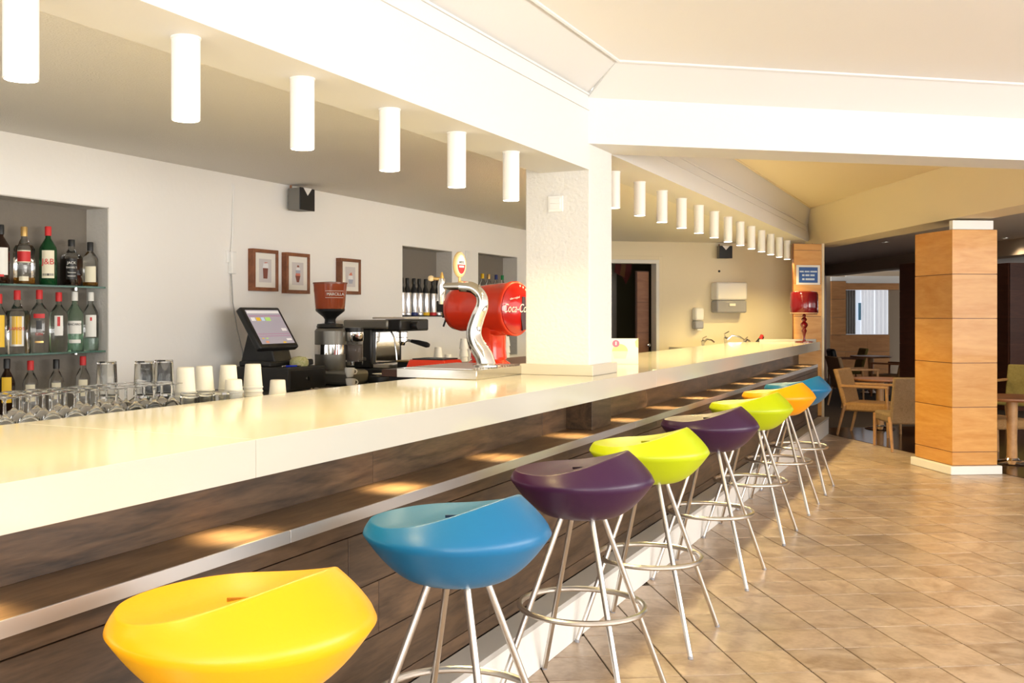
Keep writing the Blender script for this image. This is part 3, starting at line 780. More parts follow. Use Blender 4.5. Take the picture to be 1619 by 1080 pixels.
def wall_speaker(loc, rz, label):
    t = thing('wall_speaker', label, 'speaker', loc, rz, 'small wall speakers')   # local -y out of the wall
    MB().prism([(-.085, -.13), (.085, -.13), (.06, -.02), (-.06, -.02)], 'z', -.075, .075).build('cabinet', pm('speaker_grey', (.22, .21, .19), .6), t, smooth=False, bevel=.004)
    f = MB().box(-.086, .086, -.138, -.13, -.076, .076).build('front_grille', M_black, t, smooth=False, bevel=.003)
    MB().prism([(-.05, .076), (.05, .076), (0, .025)], 'y', -.1395, -.137).build('badge', M_wplastic, f, smooth=False)
    MB().tube([(-.03, -.02, .075), (-.03, -.02, .105)], .008, 8).build('bracket', M_midwood, t)
    MB().box(-.03, .03, -.025, 0, -.03, .03).build('wall_plate', M_blackmatte, t, smooth=False)
    return t
wall_speaker((XW, 5.79, 2.15), R(90), 'small black speaker under the ceiling above the framed prints')
q = (W0[0] + cd[0] * .085, W0[1] + cd[1] * .085)
wall_speaker((q[0], q[1], 2.13), hrot(HE), 'small black speaker high on the end wall above the towel dispenser')

t = thing('power_adapter', 'white power box with thin cable on the back wall left of the till', 'adapter', (XW, 5.142, 1.69), R(90))
MB().box(-.022, .022, -.035, 0, -.07, .07).build('box', M_wplastic, t, smooth=False, bevel=.005)
MB().box(-.045, -.022, -.015, 0, 0.0, .075).build('socket_plate', M_wplastic, t, smooth=False, bevel=.003)
MB().tube([(0, -.01, .07), (.015, -.008, .2), (.02, -.006, .36), (.03, -.005, .5)], .006, 6).build('cable', M_wplastic, t)
MB().tube([(-.005, -.012, -.07), (.0, -.02, -.25), (.03, -.03, -.42), (.06, -.05, -.56), (.07, -.06, -.74)], .004, 6).build('cable', pm('cable_grey', (.35, .34, .32), .5), t)
t = thing('light_switch', 'white double rocker switch high on the pillar', 'switch', (-1.906, 4.905, 1.927), 0)
MB().box(-.042, .042, -.012, 0, -.042, .042).build('plate', M_wplastic, t, smooth=False, bevel=.005)
MB().box(-.028, .028, -.017, -.01, -.028, .0).build('rocker', M_wplastic, t, smooth=False, bevel=.002)
MB().box(-.028, .028, -.017, -.01, .002, .028).build('rocker', M_wplastic, t, smooth=False, bevel=.002)
t = thing('wall_plate', 'small white blank plate on the back wall between two niches', 'switch', (XW, 8.54, 1.912), R(90))
MB().box(-.045, .045, -.01, 0, -.042, .042).build('plate', M_wplastic, t, smooth=False, bevel=.004)
MB().box(-.03, .03, -.013, -.008, -.028, .028).build('rocker', M_wplastic, t, smooth=False, bevel=.002)
t = thing('coat_hook', 'small dark round hook on the wall beside the pillar', 'hook', (XW, 10.25, 1.57), R(90))
MB().lathe([(.012, 0), (.012, -.03), (.028, -.035), (.03, -.05), (0, -.055)], 14, axis='y').build('knob', M_blackmatte, t)

def on_end(tt): return (W0[0] + cd[0] * tt, W0[1] + cd[1] * tt)
q = on_end(.15)
t = thing('towel_dispenser', 'white paper towel dispenser with grey window on the end wall', 'dispenser', (q[0], q[1], 1.57), hrot(HE))
MB().box(-.205, .205, -.18, 0, -.03, .19).build('cover', M_wplastic, t, bevel=.025)
MB().box(-.20, .20, -.17, 0, -.185, -.032).build('lower_window', M_greyplastic, t, bevel=.02)
MB().box(-.04, .04, -.182, -.165, -.10, -.07).build('paper_tab', M_wlab, t, smooth=False)
q = on_end(-.245)
t = thing('soap_dispenser', 'slim white soap dispenser with grey base left of the towel dispenser', 'dispenser', (q[0], q[1], 1.31), hrot(HE))
MB().box(-.06, .06, -.11, 0, -.02, .14).build('cover', M_wplastic, t, bevel=.025)
MB().box(-.058, .058, -.10, 0, -.12, -.022).build('lower_window', M_greyplastic, t, bevel=.015)
MB().box(-.03, .03, -.10, -.02, -.14, -.121).build('nozzle', M_wplastic, t, bevel=.004)
q = on_end(.064)
tag(MB().lathe([(.014, 0), (.014, -.006), (.006, -.012), (0, -.012)], 12, axis='y').build('wall_screw', M_blackmatte, loc=(q[0], q[1], 1.90), rot=(0, 0, hrot(HE))), 'tiny dark screw in the end wall below the speaker', 'screw')
# taps at the sink
def tap(tt, off, label, s=1.0, turn=0):
    d_ = (-cd[1], cd[0]); q = on_end(tt)
    t = thing('sink_tap', label, 'tap', (q[0] - d_[0] * off, q[1] - d_[1] * off, .97), hrot(HE) + turn, 'sink taps')
    MB().lathe([(.028, 0), (.028, .01), (.018, .02), (.018, .07 * s), (.024, .08 * s), (.024, .10 * s), (0, .105 * s)], 16).build('body', M_chrome, t)
    MB().tube([(0, 0, .06 * s), (.06 * s, -.02, .115 * s), (.13 * s, -.045, .10 * s), (.17 * s, -.06, .07 * s)], [.014, .013, .012, .011], 10).build('spout', M_chrome, t)
    MB().tube([(0, 0, .10 * s), (-.02, -.01, .13 * s), (.03, -.03, .155 * s)], [.01, .008, .007], 8).build('lever', M_chrome, t)
tap(-.30, .30, 'chrome tap leftmost behind the far worktop', .85, R(30))
tap(-.02, .33, 'tall chrome lever tap in the middle of the sink', 1.25)
tap(.22, .35, 'short chrome tap rightmost of the three at the sink', .8, R(60))
q = on_end(.40)
t = thing('hand_brush', 'small black-backed brush resting beside the sink taps', 'brush', (q[0] + .22, q[1] - .27, .97), hrot(HE))
MB().tube([(-.09, 0, .02), (-.03, 0, .05), (.03, 0, .09), (.06, 0, .13)], [.012, .014, .03, .022], 12).build('handle', M_black, t)
MB().tube([(.03, -.005, .10), (.05, -.01, .15)], [.026, .018], 10).build('bristles', M_redlab, t)

# ------------------------------------------------------------------ sign, red lamp, menu card
t = thing('notice_sign', 'blue notice with white border on the beech post above the red lamp', 'sign', (-1.565 + cd[0] * -.178, 12.45 + cd[1] * -.178, 1.82), hrot(HE))
MB().box(-.15, .15, -.006, -.0005, -.112, .112).build('sheet', M_wlab, t, smooth=False)
MB().box(-.12, .12, -.0075, -.005, -.09, .088).build('blue_field', M_blue, t, smooth=False)
for z, ws, hh in ((.038, (.05, .06, .085), .017), (-.004, (.03, .05, .055), .021), (-.050, (.03, .115), .022)):
    tot = sum(ws) + .012 * (len(ws) - 1); x = -tot / 2
    for w in ws:
        MB().box(x, x + w, -.0085, -.007, z - hh / 2, z + hh / 2).build('blurred_word', M_signtext, t, smooth=False); x += w + .012
t = thing('table_lamp', 'dark red lacquered table lamp with drum shade at the bar end', 'lamp', (-1.70, 12.02, ZT), 0)
MB().lathe([(.10, .0), (.10, .012), (.02, .018), (.014, .03)], 32).build('foot', M_redlamp, t)
MB().lathe([(.014, .02), (.011, .06), (.018, .10), (.030, .13), (.018, .155), (.034, .175), (.042, .195), (.034, .215), (.016, .232), (.030, .25), (.032, .26), (.014, .28), (.020, .30), (.01, .32)], 24).build('turned_stem', M_redlamp, t)
MB().lathe([(.140, .315), (.150, .33), (.152, .40), (.149, .54), (.140, .562), (.115, .572), (.115, .570), (.137, .558), (.146, .54), (.149, .40), (.147, .33), (.137, .318)], 40).build('shade', M_redlamp, t)
MB().lathe([(.135, .318), (.1505, .326), (.1505, .331), (.135, .331)], 40).build('shade_rim', pm('rim_gold', (.7, .5, .3), .3), t)
t = thing('menu_card', 'white folded menu card with yellow cup drawing beside the pillar', 'menu', (-1.96, 6.15, ZT + .001), R(20))
mw, mh = .215, .16
MB().box(-mw / 2, mw / 2, -.002, 0, 0, mh).build('front_leaf', M_wlab, t, smooth=False)
MB().hexa([(-mw / 2, .0, mh - .003), (mw / 2, 0, mh - .003), (mw / 2, .07, 0), (-mw / 2, .07, 0)], [(-mw / 2, .002, mh), (mw / 2, .002, mh), (mw / 2, .072, 0), (-mw / 2, .072, 0)]).build('rear_leaf', M_wlab, t, smooth=False)
yel = pm('menu_yellow', (.80, .70, .32), .6); crm = pm('menu_cream', (.82, .74, .58), .6)
MB().prism([(-.005 + .048 * math.cos(PI * k / 16), .08 + .045 * math.sin(PI * k / 16)) for k in range(17)], 'y', -.003, -.0018).build('cup_dome', yel, t, smooth=False)
MB().prism([(-.053, .079), (.043, .079), (.03, .035), (-.04, .035)], 'y', -.003, -.0018).build('cup_body', crm, t, smooth=False)
MB().prism([(-.08, .085), (-.062, .085), (-.064, .05), (-.08, .05)], 'y', -.003, -.0018).build('cup_handle', yel, t, smooth=False)
MB().prism([(-.03 + .022 * math.cos(2 * PI * k / 20), .128 + .022 * math.sin(2 * PI * k / 20)) for k in range(20)], 'y', -.0036, -.0018).build('pink_badge', pm('menu_pink', (.80, .18, .30), .6), t, smooth=False)
MB().prism([(-.034, .118), (-.026, .118), (-.026, .14), (-.034, .14)], 'y', -.0042, -.003).build('badge_mark', M_wlab, t, smooth=False)
MB().prism([(mw / 2 - .02, .14), (mw / 2, .165), (mw / 2, .10), (mw / 2 - .015, .11)], 'y', -.003, -.0018).build('corner_dot', yel, t, smooth=False)

# ------------------------------------------------------------------ till
t = thing('till_terminal', 'black touchscreen till with cash drawer on the rear counter', 'till', (-3.65, 5.0, .90), 0)
dr = MB().box(-.42, 0, 0, .40, 0.002, .142).build('cash_drawer', M_blackmatte, t, smooth=False, bevel=.006)
MB().box(-.002, .003, .02, .38, .012, .125).build('drawer_front', M_black, dr, smooth=False, bevel=.003)
MB().lathe([(0, .008), (.013, .008), (.014, .0)], 14, (.20, .07), axis='x').build('drawer_lock', M_chrome, dr)
MB().box(-.40, -.16, .04, .36, .142, .175).build('stand_base', M_black, t, smooth=False, bevel=.008)
MB().prism([(-.44, .0), (-.16, .0), (-.20, .12), (-.30, .30), (-.36, .27)], 'y', .10, .28).build('stand', M_black, t, smooth=False, bevel=.01, loc=(0, 0, .15))
scr = bpy.data.objects.new('monitor', None)
tilt = R(33)
def tiltpt(u, w): return u, w
mon = MB().box(-.045, 0, -.195, .195, -.15, .15).build('monitor', M_black, t, bevel=.012, loc=(-.235, .14, .385), rot=(0, -tilt, 0))
MB().box(-.0005, .0015, -.165, .165, -.12, .125).build('screen', pm('till_screen', (.18, .16, .17), .12, emit=(.42, .37, .40), estr=.55), mon, smooth=False)
cols = {'a': (.55, .33, .02), 'b': (.35, .45, .55), 'c': (.32, .50, .12), 'd': (.55, .52, .50), 'e': (.50, .22, .12), 'f': (.30, .14, .22)}
for (c, y0, y1, z0, z1) in [('d', -.16, .16, .10, .118), ('f', -.16, .16, .078, .084), ('d', -.15, -.11, .045, .07), ('a', -.10, -.06, .045, .07), ('b', -.05, -.02, .045, .07), ('c', -.01, .04, .045, .07),
                            ('d', .10, .15, -.03, -.01), ('f', -.16, .16, -.052, -.048), ('f', -.16, .16, -.068, -.064), ('a', -.14, -.12, -.085, -.078), ('c', -.10, -.08, -.085, -.078), ('e', -.12, -.09, -.115, -.10), ('a', .05, .08, -.118, -.108), ('d', .10, .15, -.10, -.085)]:
    MB().box(.001, .002, y0, y1, z0, z1).build('screen_button', pm('screen_' + c, cols[c], .2, emit=cols[c], estr=.6), mon, smooth=False)
rp = MB().box(-.11, .07, -.045, .045, 0, .035).build('card_reader', M_blackmatte, bevel=.01, loc=(-3.78, 5.33, 1.043), rot=(0, R(-4), R(35)))
tag(rp, 'black handheld card reader with pale paper slip on the till drawer', 'card reader')
MB().box(-.02, .06, -.035, .035, .035, .042).build('receipt', M_wlab, rp, smooth=False, rot=(0, R(-4), 0))
pn = thing('ballpoint_pen', 'blue ballpoint pen lying on the cash drawer', 'pen', (-3.685, 5.09, 1.0505), R(75))
MB().tube([(-.05, 0, 0), (.035, 0, 0)], .0055, 10).build('barrel', pm('pen_blue', (.01, .03, .5), .25), pn)
MB().tube([(.035, 0, 0), (.07, 0, 0)], [.0055, .002], 10).build('tip', M_chrome, pn)
MB().tube([(-.05, 0, 0), (-.075, 0, 0)], [.0055, .004], 10).build('clip_end', M_chrome, pn)
nap = MB().lathe([(.0, .0), (.055, 0), (.06, .012), (.058, .035), (.04, .055), (.0, .062)], 18).build('sugar_bowl', mottled('flowered_ceramic', (.30, .33, .08), (.62, .58, .36), .5, 30, 0, .05), loc=(-3.80, 5.17, 1.076))
tag(nap, 'round bowl with green flower pattern beneath the till screen', 'bowl')
nap.location = (-3.74, 5.24, 1.043)
ck = MB()
vs = []; fs = []
for i in range(13):
    for j in range(9):
        vs.append((-.11 + .22 * i / 12, -.06 + .12 * j / 8, .006 + .006 * math.sin(i * 1.7) * math.cos(j * 1.3) + .004 * math.sin(i * j * .7)))
for i in range(12):
    for j in range(8):
        a = i * 9 + j; fs.append((a, a + 9, a + 10, a + 1))
o = ck.add(vs, fs).build('bar_cloth', pm('cloth_grey', (.42, .37, .33), .9), loc=(-3.55, 5.22, .902), rot=(0, 0, R(90)))
sm = o.modifiers.new('thick', 'SOLIDIFY'); sm.thickness = .004
tag(o, 'crumpled grey bar cloth in front of the cash drawer', 'cloth')

# ------------------------------------------------------------------ coffee grinder and espresso machine
g = thing('coffee_grinder', 'steel coffee grinder with tall amber bean hopper', 'grinder', (-3.8, 5.673, .90), 0)
M_hop = pm('amber_hopper', (.42, .085, .03), .12, trans=.25, ior=1.2, coat=.3)
M_gunmetal = pm('gunmetal', (.20, .19, .165), .35, metal=.6)
MB().box(-.15, .22, -.10, .14, .002, .10).build('base', M_gunmetal, g, bevel=.025)
MB().lathe([(.095, .10), (.102, .12), (.102, .20)], 36).build('lower_drum', M_gunmetal, g)
MB().lathe([(.1, .20), (.104, .202), (.104, .265), (.1, .267)], 36).build('chrome_band', M_chrome, g)
MB().lathe([(.102, .267), (.102, .355), (.09, .37), (.05, .378)], 36).build('upper_drum', M_gunmetal, g)
MB().lathe([(.085, .372), (.09, .38), (.085, .40), (.045, .405)], 28).build('collar', M_black, g)
MB().lathe([(.038, .40), (.036, .43), (.045, .445), (.095, .485), (.098, .50)], 32).build('hopper_funnel', M_black, g)
hp = MB().lathe([(.096, .495), (.098, .51), (.111, .665), (.108, .665), (.095, .51)], 40).build('bean_hopper', M_hop, g)
MB().lathe([(.104, .662), (.114, .664), (.114, .674), (.0, .682)], 36).build('hopper_lid', pm('hopper_lid_brown', (.24, .07, .03), .25), hp)
MB().lathe([(0, .50), (.092, .50), (.094, .525), (0, .535)], 30).build('beans', pm('coffee_beans', (.012, .006, .004), .5, bump=.8, bscale=150), hp)
ha = R(-38)
fa = R(-38)
text_part('MARCILLA', .027, M_wlab, hp, (.1085 * math.cos(fa), .1085 * math.sin(fa), .595), (R(86), 0, fa + PI / 2), sx=.95)
for dz in (-.022, .022):
    MB().patch(.1045 + dz * .05 + .0015, .595 + dz - .0012, .595 + dz + .0012, fa - .62, fa + .62, 12, .001).build('lettering_rule', M_wlab, hp)
# dosing chamber
dc = MB().lathe([(.056, .14), (.06, .15), (.06, .30), (.057, .305)], 28, (.11, .12)).build('dosing_chamber', pm('smoked_clear', (.75, .72, .68), .05, trans=.9, ior=1.2), g)
MB().lathe([(0, .16), (.054, .16), (.054, .26), (0, .262)], 24, (.11, .12)).build('ground_coffee', pm('coffee_ground', (.05, .02, .012), .7), dc)
MB().lathe([(.062, .285), (.064, .29), (.064, .345), (.06, .35)], 28, (.11, .12)).build('chamber_top', M_chrome, g)
MB().lathe([(.063, .35), (.063, .375), (0, .378)], 28, (.11, .12)).build('chamber_lid', M_black, g)
MB().lathe([(.058, .125), (.06, .145), (.06, .15)], 28, (.11, .12)).build('chamber_foot', M_chrome, g)
MB().box(.10, .145, .17, .22, .15, .175).build('dosing_lever', M_black, g, bevel=.006)

e = thing('espresso_machine', 'compact black and chrome espresso machine with folded cloth on top', 'coffee machine', (-3.82, 6.42, .90), 0)
MB().box(-.22, .22, -.20, .24, .0, .08).build('base', M_black, e, bevel=.01)
MB().box(.0, .26, -.18, .22, .08, .115).build('drip_tray', M_chrome, e, bevel=.006)
MB().box(-.22, .0, -.20, .24, .08, .36).build('body', M_black, e, bevel=.012)
MB().box(-.002, .012, -.15, .19, .12, .34).build('back_splash', M_chrome, e, bevel=.003)
MB().box(-.23, .14, -.21, .25, .36, .425).build('top_housing', M_gunmetal, e, bevel=.012)
MB().box(.10, .235, -.19, .23, .345, .43).build('control_panel', M_black, e, bevel=.012)
MB().lathe([(.028, 0), (.03, .012), (.03, .05), (.026, .056), (0, .056)], 20, (-.03, .385), axis='x').build('steam_knob', M_black, e, loc=(.235, 0, 0))
gh = MB().lathe([(.038, .34), (.042, .335), (.042, .30), (.036, .292), (0, .292)], 28, (.13, .02)).build('group_head', M_chrome, e)
pf = MB().lathe([(.04, .295), (.04, .268), (.022, .258), (.018, .24), (0, .24)], 28, (.13, .02)).build('portafilter', M_chrome, e)
MB().tube([(.165, .02, .278), (.21, .02, .27)], .009, 10).build('portafilter_neck', M_chrome, pf)
MB().tube([(.205, .02, .272), (.26, .02, .262), (.33, .02, .246), (.35, .02, .243)], [.012, .018, .021, .014], 12).build('portafilter_handle', M_black, pf)
MB().tube([(.12, -.13, .35), (.15, -.13, .30), (.165, -.13, .20), (.17, -.13, .14)], .006, 8).build('steam_wand', M_chrome, e)
kb = thing('knock_box', 'black and brass knock box with chrome handle in front of the espresso machine', 'box', (-3.46, 6.22, .90), 0)
MB().box(-.09, .09, -.10, .12, .0, .135).build('box', M_black, kb, bevel=.008)
MB().box(-.095, .095, -.105, .125, .135, .148).build('lid', pm('brass_tray', (.45, .32, .14), .3, metal=.8), kb, bevel=.003)
MB().tube([(.095, -.03, .03), (.125, -.03, .03), (.125, -.03, .11), (.095, -.03, .11)], .008, 8).build('handle', M_chrome, kb)
cl = MB().box(-.10, .17, -.09, .13, 0, .012).build('folded_cloth', pm('cloth_linen', (.62, .56, .46), .9, bump=.3), loc=(-3.79, 6.44, 1.332), bevel=.005)
tag(cl, 'folded beige cloth with blue mark lying on the espresso machine', 'cloth')
MB().prism([(.03, -.01), (.055, -.015), (.05, .02), (.06, .05), (.035, .045), (.04, .02)], 'z', .0118, .0132).build('blue_mark', pm('print_blue', (.03, .08, .35), .7), cl, smooth=False)

cpm = pm('china_white', (.82, .80, .75), .2)
def cup(loc, label, rz=0):
    t = thing('espresso_cup', label, 'cup', loc, rz)
    MB().lathe([(.018, 0), (.022, .003), (.03, .03), (.033, .058), (.031, .058), (.027, .03), (.0, .008)], 24).build('bowl', cpm, t)
    MB().tube([(0.03 + .0, 0, .048), (.045, 0, .046), (.052, 0, .034), (.045, 0, .02), (.029, 0, .018)], .0042, 8).build('handle', cpm, t)
    return t
cup((-3.52, 5.475, .968), 'white espresso cup with handle right of the cash drawer', R(60))
cup((-3.515, 5.478, .90), 'lower white espresso cup stacked beneath another', R(60))
sa = MB().lathe([(.03, 0), (.035, .002), (.075, .012), (.078, .015), (.03, .006), (0, .005)], 30).build('saucer', cpm, loc=(-3.50, 5.86, .955))
tag(sa, 'white saucer on the dark tray before the grinder', 'saucer')
rt = MB().lathe([(.0, 0), (.10, 0), (.105, .02), (.10, .05), (.0, .052)], 30).build('tamper_base', M_black, loc=(-3.50, 5.86, .902))
tag(rt, 'round black tamping base under the white saucer', 'tamper')

# ------------------------------------------------------------------ paper cups on the rear counter
def cup_obj(name, loc, h, r0, r1, mat, label, cat, group=None, flip=True, rim=True, n=24):
    a, b = (r1, r0) if flip else (r0, r1)
    pr = [(a, 0), (b, h)] if not rim else ([(a + .002, 0), (a + .002, .005), (a, .006), (b, h - .004), (b - .004, h), (0, h)] if flip else [(0, 0), (a, 0), (b, h - .005), (b + .002, h - .004), (b + .002, h), (b - .001, h), (a - .001, .004), (0, .004)])
    o = MB().lathe(pr, n).build(name, mat, loc=loc); tag(o, label, cat, group); return o
for i, (px, yy, k) in enumerate([(0, 7.05, 3), (0, 7.22, 2), (.05, 7.4, 4), (0, 7.62, 4), (.03, 7.85, 3), (0, 8.35, 4), (-.1, 8.5, 5)]):
    for j in range(k):
        cup_obj('paper_cup', (-3.72 + px, yy, .90 + .062 * j), .085, .027, .036, M_foam, 'white paper cup, %s from bottom, %s stack right of the espresso machine' % (ORD[j], ORD[i]), 'cup', 'paper cups behind the beer tap')

# ------------------------------------------------------------------ beer tap, drip tray, red dispenser
dt = thing('drip_tray', 'low polished steel drip tray under the beer tap', 'tray', (-2.30, 4.66, ZT + .0005), 0)
MB().box(-.225, .21, -.31, .31, 0, .046).build('tray_body', pm('polished_steel', (.66, .63, .57), .16, metal=1.0), dt, bevel=.003)
for k in range(18):
    MB().box(-.19, .175, -.285 + k * .032, -.285 + k * .032 + .018, .046, .050).build('grille_bar', M_steel, dt, smooth=False)
bt = thing('beer_tap', 'curved chrome beer tap with oval badge standing on the drip tray', 'beer tap', (-2.20, 4.60, ZT + .0515), 0)
path = [(.045, 0, 0), (.03, 0, .05), (-.01, 0, .11), (-.025, 0, .17), (-.005, 0, .24), (.02, 0, .30), (.015, 0, .35), (-.03, 0, .39), (-.10, 0, .40)]
def smooth_path(p, k=5):
    out = []
    P_ = [Vector(q) for q in p]
    for i in range(len(P_) - 1):
        p0, p1, p2, p3 = P_[max(i - 1, 0)], P_[i], P_[i + 1], P_[min(i + 2, len(P_) - 1)]
        for j in range(k):
            t_ = j / k
            out.append(.5 * ((2 * p1) + (-p0 + p2) * t_ + (2 * p0 - 5 * p1 + 4 * p2 - p3) * t_ ** 2 + (-p0 + 3 * p1 - 3 * p2 + p3) * t_ ** 3))
    out.append(P_[-1]); return out
sp = smooth_path(path)
nn = len(sp)
MB().tube(sp, [.05 - .022 * min(1, i / (nn * .75)) for i in range(nn)], 20, flat=(1.0, .8)).build('column', M_chrome, bt)
MB().lathe([(.07, -.0008), (.07, .008), (.05, .016)], 32, (.045, 0)).build('foot', M_chrome, bt)
MB().tube([(-.09, 0, .40), (-.19, 0, .40), (-.205, 0, .40)], [.020, .018, .016], 16).build('neck_bar', M_chrome, bt)
MB().tube([(-.205, 0, .44), (-.205, 0, .40), (-.207, 0, .35), (-.21, 0, .31)], [.016, .022, .018, .011], 16).build('spout', M_chrome, bt)
MB().tube([(-.205, 0, .44), (-.205, 0, .455), (-.205, 0, .472)], [.012, .009, .004], 12).build('finial', M_goldcap, bt)
MB().tube([(-.205, 0, .437), (-.255, -.01, .44)], .008, 10).build('tap_lever', M_goldcap, bt)
MB().lathe([(0, -.016), (.012, -.012), (.017, 0), (.012, .012), (0, .016)], 16).build('lever_ball', pm('ivory_knob', (.66, .52, .32), .3), bt, loc=(-.262, -.01, .441))
MB().tube([(-.105, 0, .395), (-.105, 0, .445)], .007, 10).build('badge_stem', M_goldcap, bt)
bdg = MB().lathe([(0, -.009), (.045, -.009), (.048, -.004), (.048, .004), (.045, .009), (0, .009)], 40, axis='x').build('oval_badge', pm('badge_gold', (.70, .52, .24), .3), bt, loc=(-.105, 0, .508), rot=(0, 0, R(-14)))
bdg.scale = (1, .92, 1.36)
MB().lathe([(0, 0), (.037, 0), (.037, .0025), (0, .003)], 36, axis='x').build('badge_field', M_cream, bdg, loc=(.0088, 0, 0))
hp_ = [(.031 * math.cos(2 * PI * k / 32), .034 * math.sin(2 * PI * k / 32)) for k in range(33)]
MB().prism([p for p in hp_[:17]] , 'x', .011, .0132).build('badge_white', M_wlab, bdg)
MB().prism([p for p in hp_[16:]], 'x', .011, .0134).build('badge_red', M_redlab, bdg)
text_part('AMSTEL', .012, M_blab, bdg, (.0136, 0, .008), (R(90), 0, R(90)), sx=1.0)
MB().box(.0132, .014, -.02, .02, -.011, -.004).build('badge_stripe', M_wlab, bdg, smooth=False)
ns = thing('drinks_dispenser', 'round-bodied glossy red soft drink dispenser beside the pillar', 'dispenser', (-2.62, 5.62, 1.0455), R(-13))
MB().lathe([(.13, .0), (.135, .008), (.13, .026), (.105, .042), (.10, .06)], 40).build('base_flange', M_red, ns)
MB().lathe([(.098, .05), (.093, .10), (.093, .20), (.11, .24)], 40, sq=3.2).build('pedestal', M_red, ns)
db = MB().lathe([(.0, -.27), (.10, -.268), (.13, -.25), (.138, -.20), (.132, -.13), (.128, -.09), (.140, -.06), (.150, .05), (.156, .16), (.163, .185), (.163, .205), (.155, .212)], 48, axis='x').build('drum', M_red, ns, loc=(0, 0, .352), ang=50)
MB().box(-.10, .14, -.085, .085, -.16, -.06).build('chin', M_red, db, bevel=.03)
dsc = MB().lathe([(.154, .208), (.150, .217), (.12, .227), (.06, .233), (0, .2345)], 48, axis='x').build('front_disc', pm('disc_red', (.50, .012, .008), .1, coat=.6), db)
text_part('Coca-Cola', .072, M_wlab, dsc, (.2355, -.03, .0), (R(90), 0, R(90)), shear=.32, sx=.86)
text_part('sabor original', .018, M_wlab, dsc, (.2345, -.05, .062), (R(90), R(-8), R(90)), shear=.2)
bo = MB().prism([(.03, -.13), (.075, -.12), (.085, -.04), (.06, .02), (.055, .07), (.025, .07), (.02, .01), (.012, -.05)], 'x', .222, .2350).build('bottle_picture', pm('cola_dark', (.05, .012, .008), .2), dsc)
for k in range(9):
    a = R(8 + k * 13)
    MB().lathe([(0, -.004), (.006, -.003), (.007, 0), (.006, .003), (0, .004)], 10, axis='x').build('bulb', pm('bulb_white', (.85, .8, .7), .2), dsc, loc=(.221, .138 * math.sin(a) * .98, .138 * math.cos(a) * .98))
MB().box(-.36, -.25, -.07, .10, -.02, .05).build('valve_block', M_blackmatte, db, bevel=.006)
for yy in (-.04, .04):
    MB().tube([(-.31, yy, -.02), (-.31, yy, -.055)], .02, 12).build('nozzle', M_black, db)
    MB().tube([(-.30, yy + .012, -.03), (-.325, yy, -.11)], .006, 8).build('lever', M_black, db)
rd = thing('red_drip_tray', 'red plastic tray with black grille left of the red dispenser', 'tray', (-2.74, 5.28, 1.0455), R(0))
MB().hexa([(-.20, -.12, 0), (.06, -.12, 0), (.06, .14, 0), (-.20, .14, 0)], [(-.185, -.10, .055), (.045, -.10, .055), (.045, .12, .055), (-.185, .12, .055)]).build('tray_body', M_red, rd, bevel=.008)
MB().box(-.17, .03, -.085, .105, .055, .062).build('grille', M_black, rd, smooth=False)
bb = thing('soda_bottle', 'partly hidden brown bottle between dispenser and pillar', 'bottle', (-2.60, 6.32, 1.0455), 0)
MB().lathe([(.0, 0), (.033, 0), (.035, .01), (.031, .07), (.035, .12), (.028, .17), (.014, .215), (.014, .26), (0, .262)], 24).build('glass', pm('brown_glass', (.10, .03, .01), .1, trans=.4), bb)
MB().patch(.0355, .06, .12, R(-120), R(40), 14, .0006).build('paper_label', M_redlab, bb)

# ------------------------------------------------------------------ bottles in the niches
VA = R(-42)
def bottle(loc, h, r, glass, cap, label, parts, sq=None, sh=.62, nr=.0135, liquid=None, lfill=.5, group='spirit bottles in the large niche', cap_h=.042, va=VA):
    t = thing('spirit_bottle', label, 'bottle', loc, 0, group)
    pr = [(0, 0), (r * .92, 0), (r, .008), (r, h * sh), (r * .9, h * (sh + .05)), (nr * 1.5, h * (sh + .16)), (nr, h * (sh + .20)), (nr, h - .004), (nr * .8, h), (0, h)]
    def sqf(i, rr): return rr
    g_ = MB()
    if sq:
        g_.lathe([(0, 0), (r * .95, 0), (r, .006), (r, h * sh), (r * .8, h * (sh + .07))], 32, sq=sq)
        g_.lathe([(r * .72, h * (sh + .06)), (nr * 1.6, h * (sh + .15)), (nr, h * (sh + .20)), (nr, h - .003), (0, h)], 24)
    else: g_.lathe(pr, 28)
    gl = g_.build('glass', glass, t, ang=50)
    MB().lathe([(nr + .003, h - cap_h), (nr + .003, h + .002), (nr + .001, h + .006), (0, h + .006)], 18).build('cap', cap, t)
    if liquid:
        MB().lathe([(0, .006), (r - .004, .006), (r - .004, h * lfill), (0, h * lfill)], 24, sq=sq).build('liquid', liquid, t)
    for (nm, mat, z0, z1, hw) in parts:
        MB().patch(r + .0008, z0 * h, z1 * h, va - hw, va + hw, 12, .0008, sq=sq).build(nm, mat, t)
    return t, r, h
def btext(bt_, s, z, size, mat, sx=1.0, va=VA, off=.0028, sq=None):
    t, r, h = bt_
    rr = r + off
    if sq:
        rr = r / ((abs(math.cos(va)) ** sq + abs(math.sin(va)) ** sq) ** (1 / sq)) + off
    text_part(s, size, mat, t, (rr * math.cos(va), rr * math.sin(va), z * h), (R(90), 0, va + PI / 2), sx=sx)
XB = -4.275
S1, S2, S3 = 1.514, 1.168, .837
sh = thing('glass_shelf', 'upper green-edged glass shelf in the large bottle niche', 'shelf', (-4.278, 3.16, S1 - .006), 0, 'glass shelves')
MB().box(-.075, .062, -.955, .955, -.004, .005).build('pane', M_shelfglass, sh, smooth=False)
sh2 = thing('glass_shelf', 'lower green-edged glass shelf in the large bottle niche', 'shelf', (-4.278, 3.16, S2 - .006), 0, 'glass shelves')
MB().box(-.075, .062, -.955, .955, -.004, .005).build('pane', M_shelfglass, sh2, smooth=False)
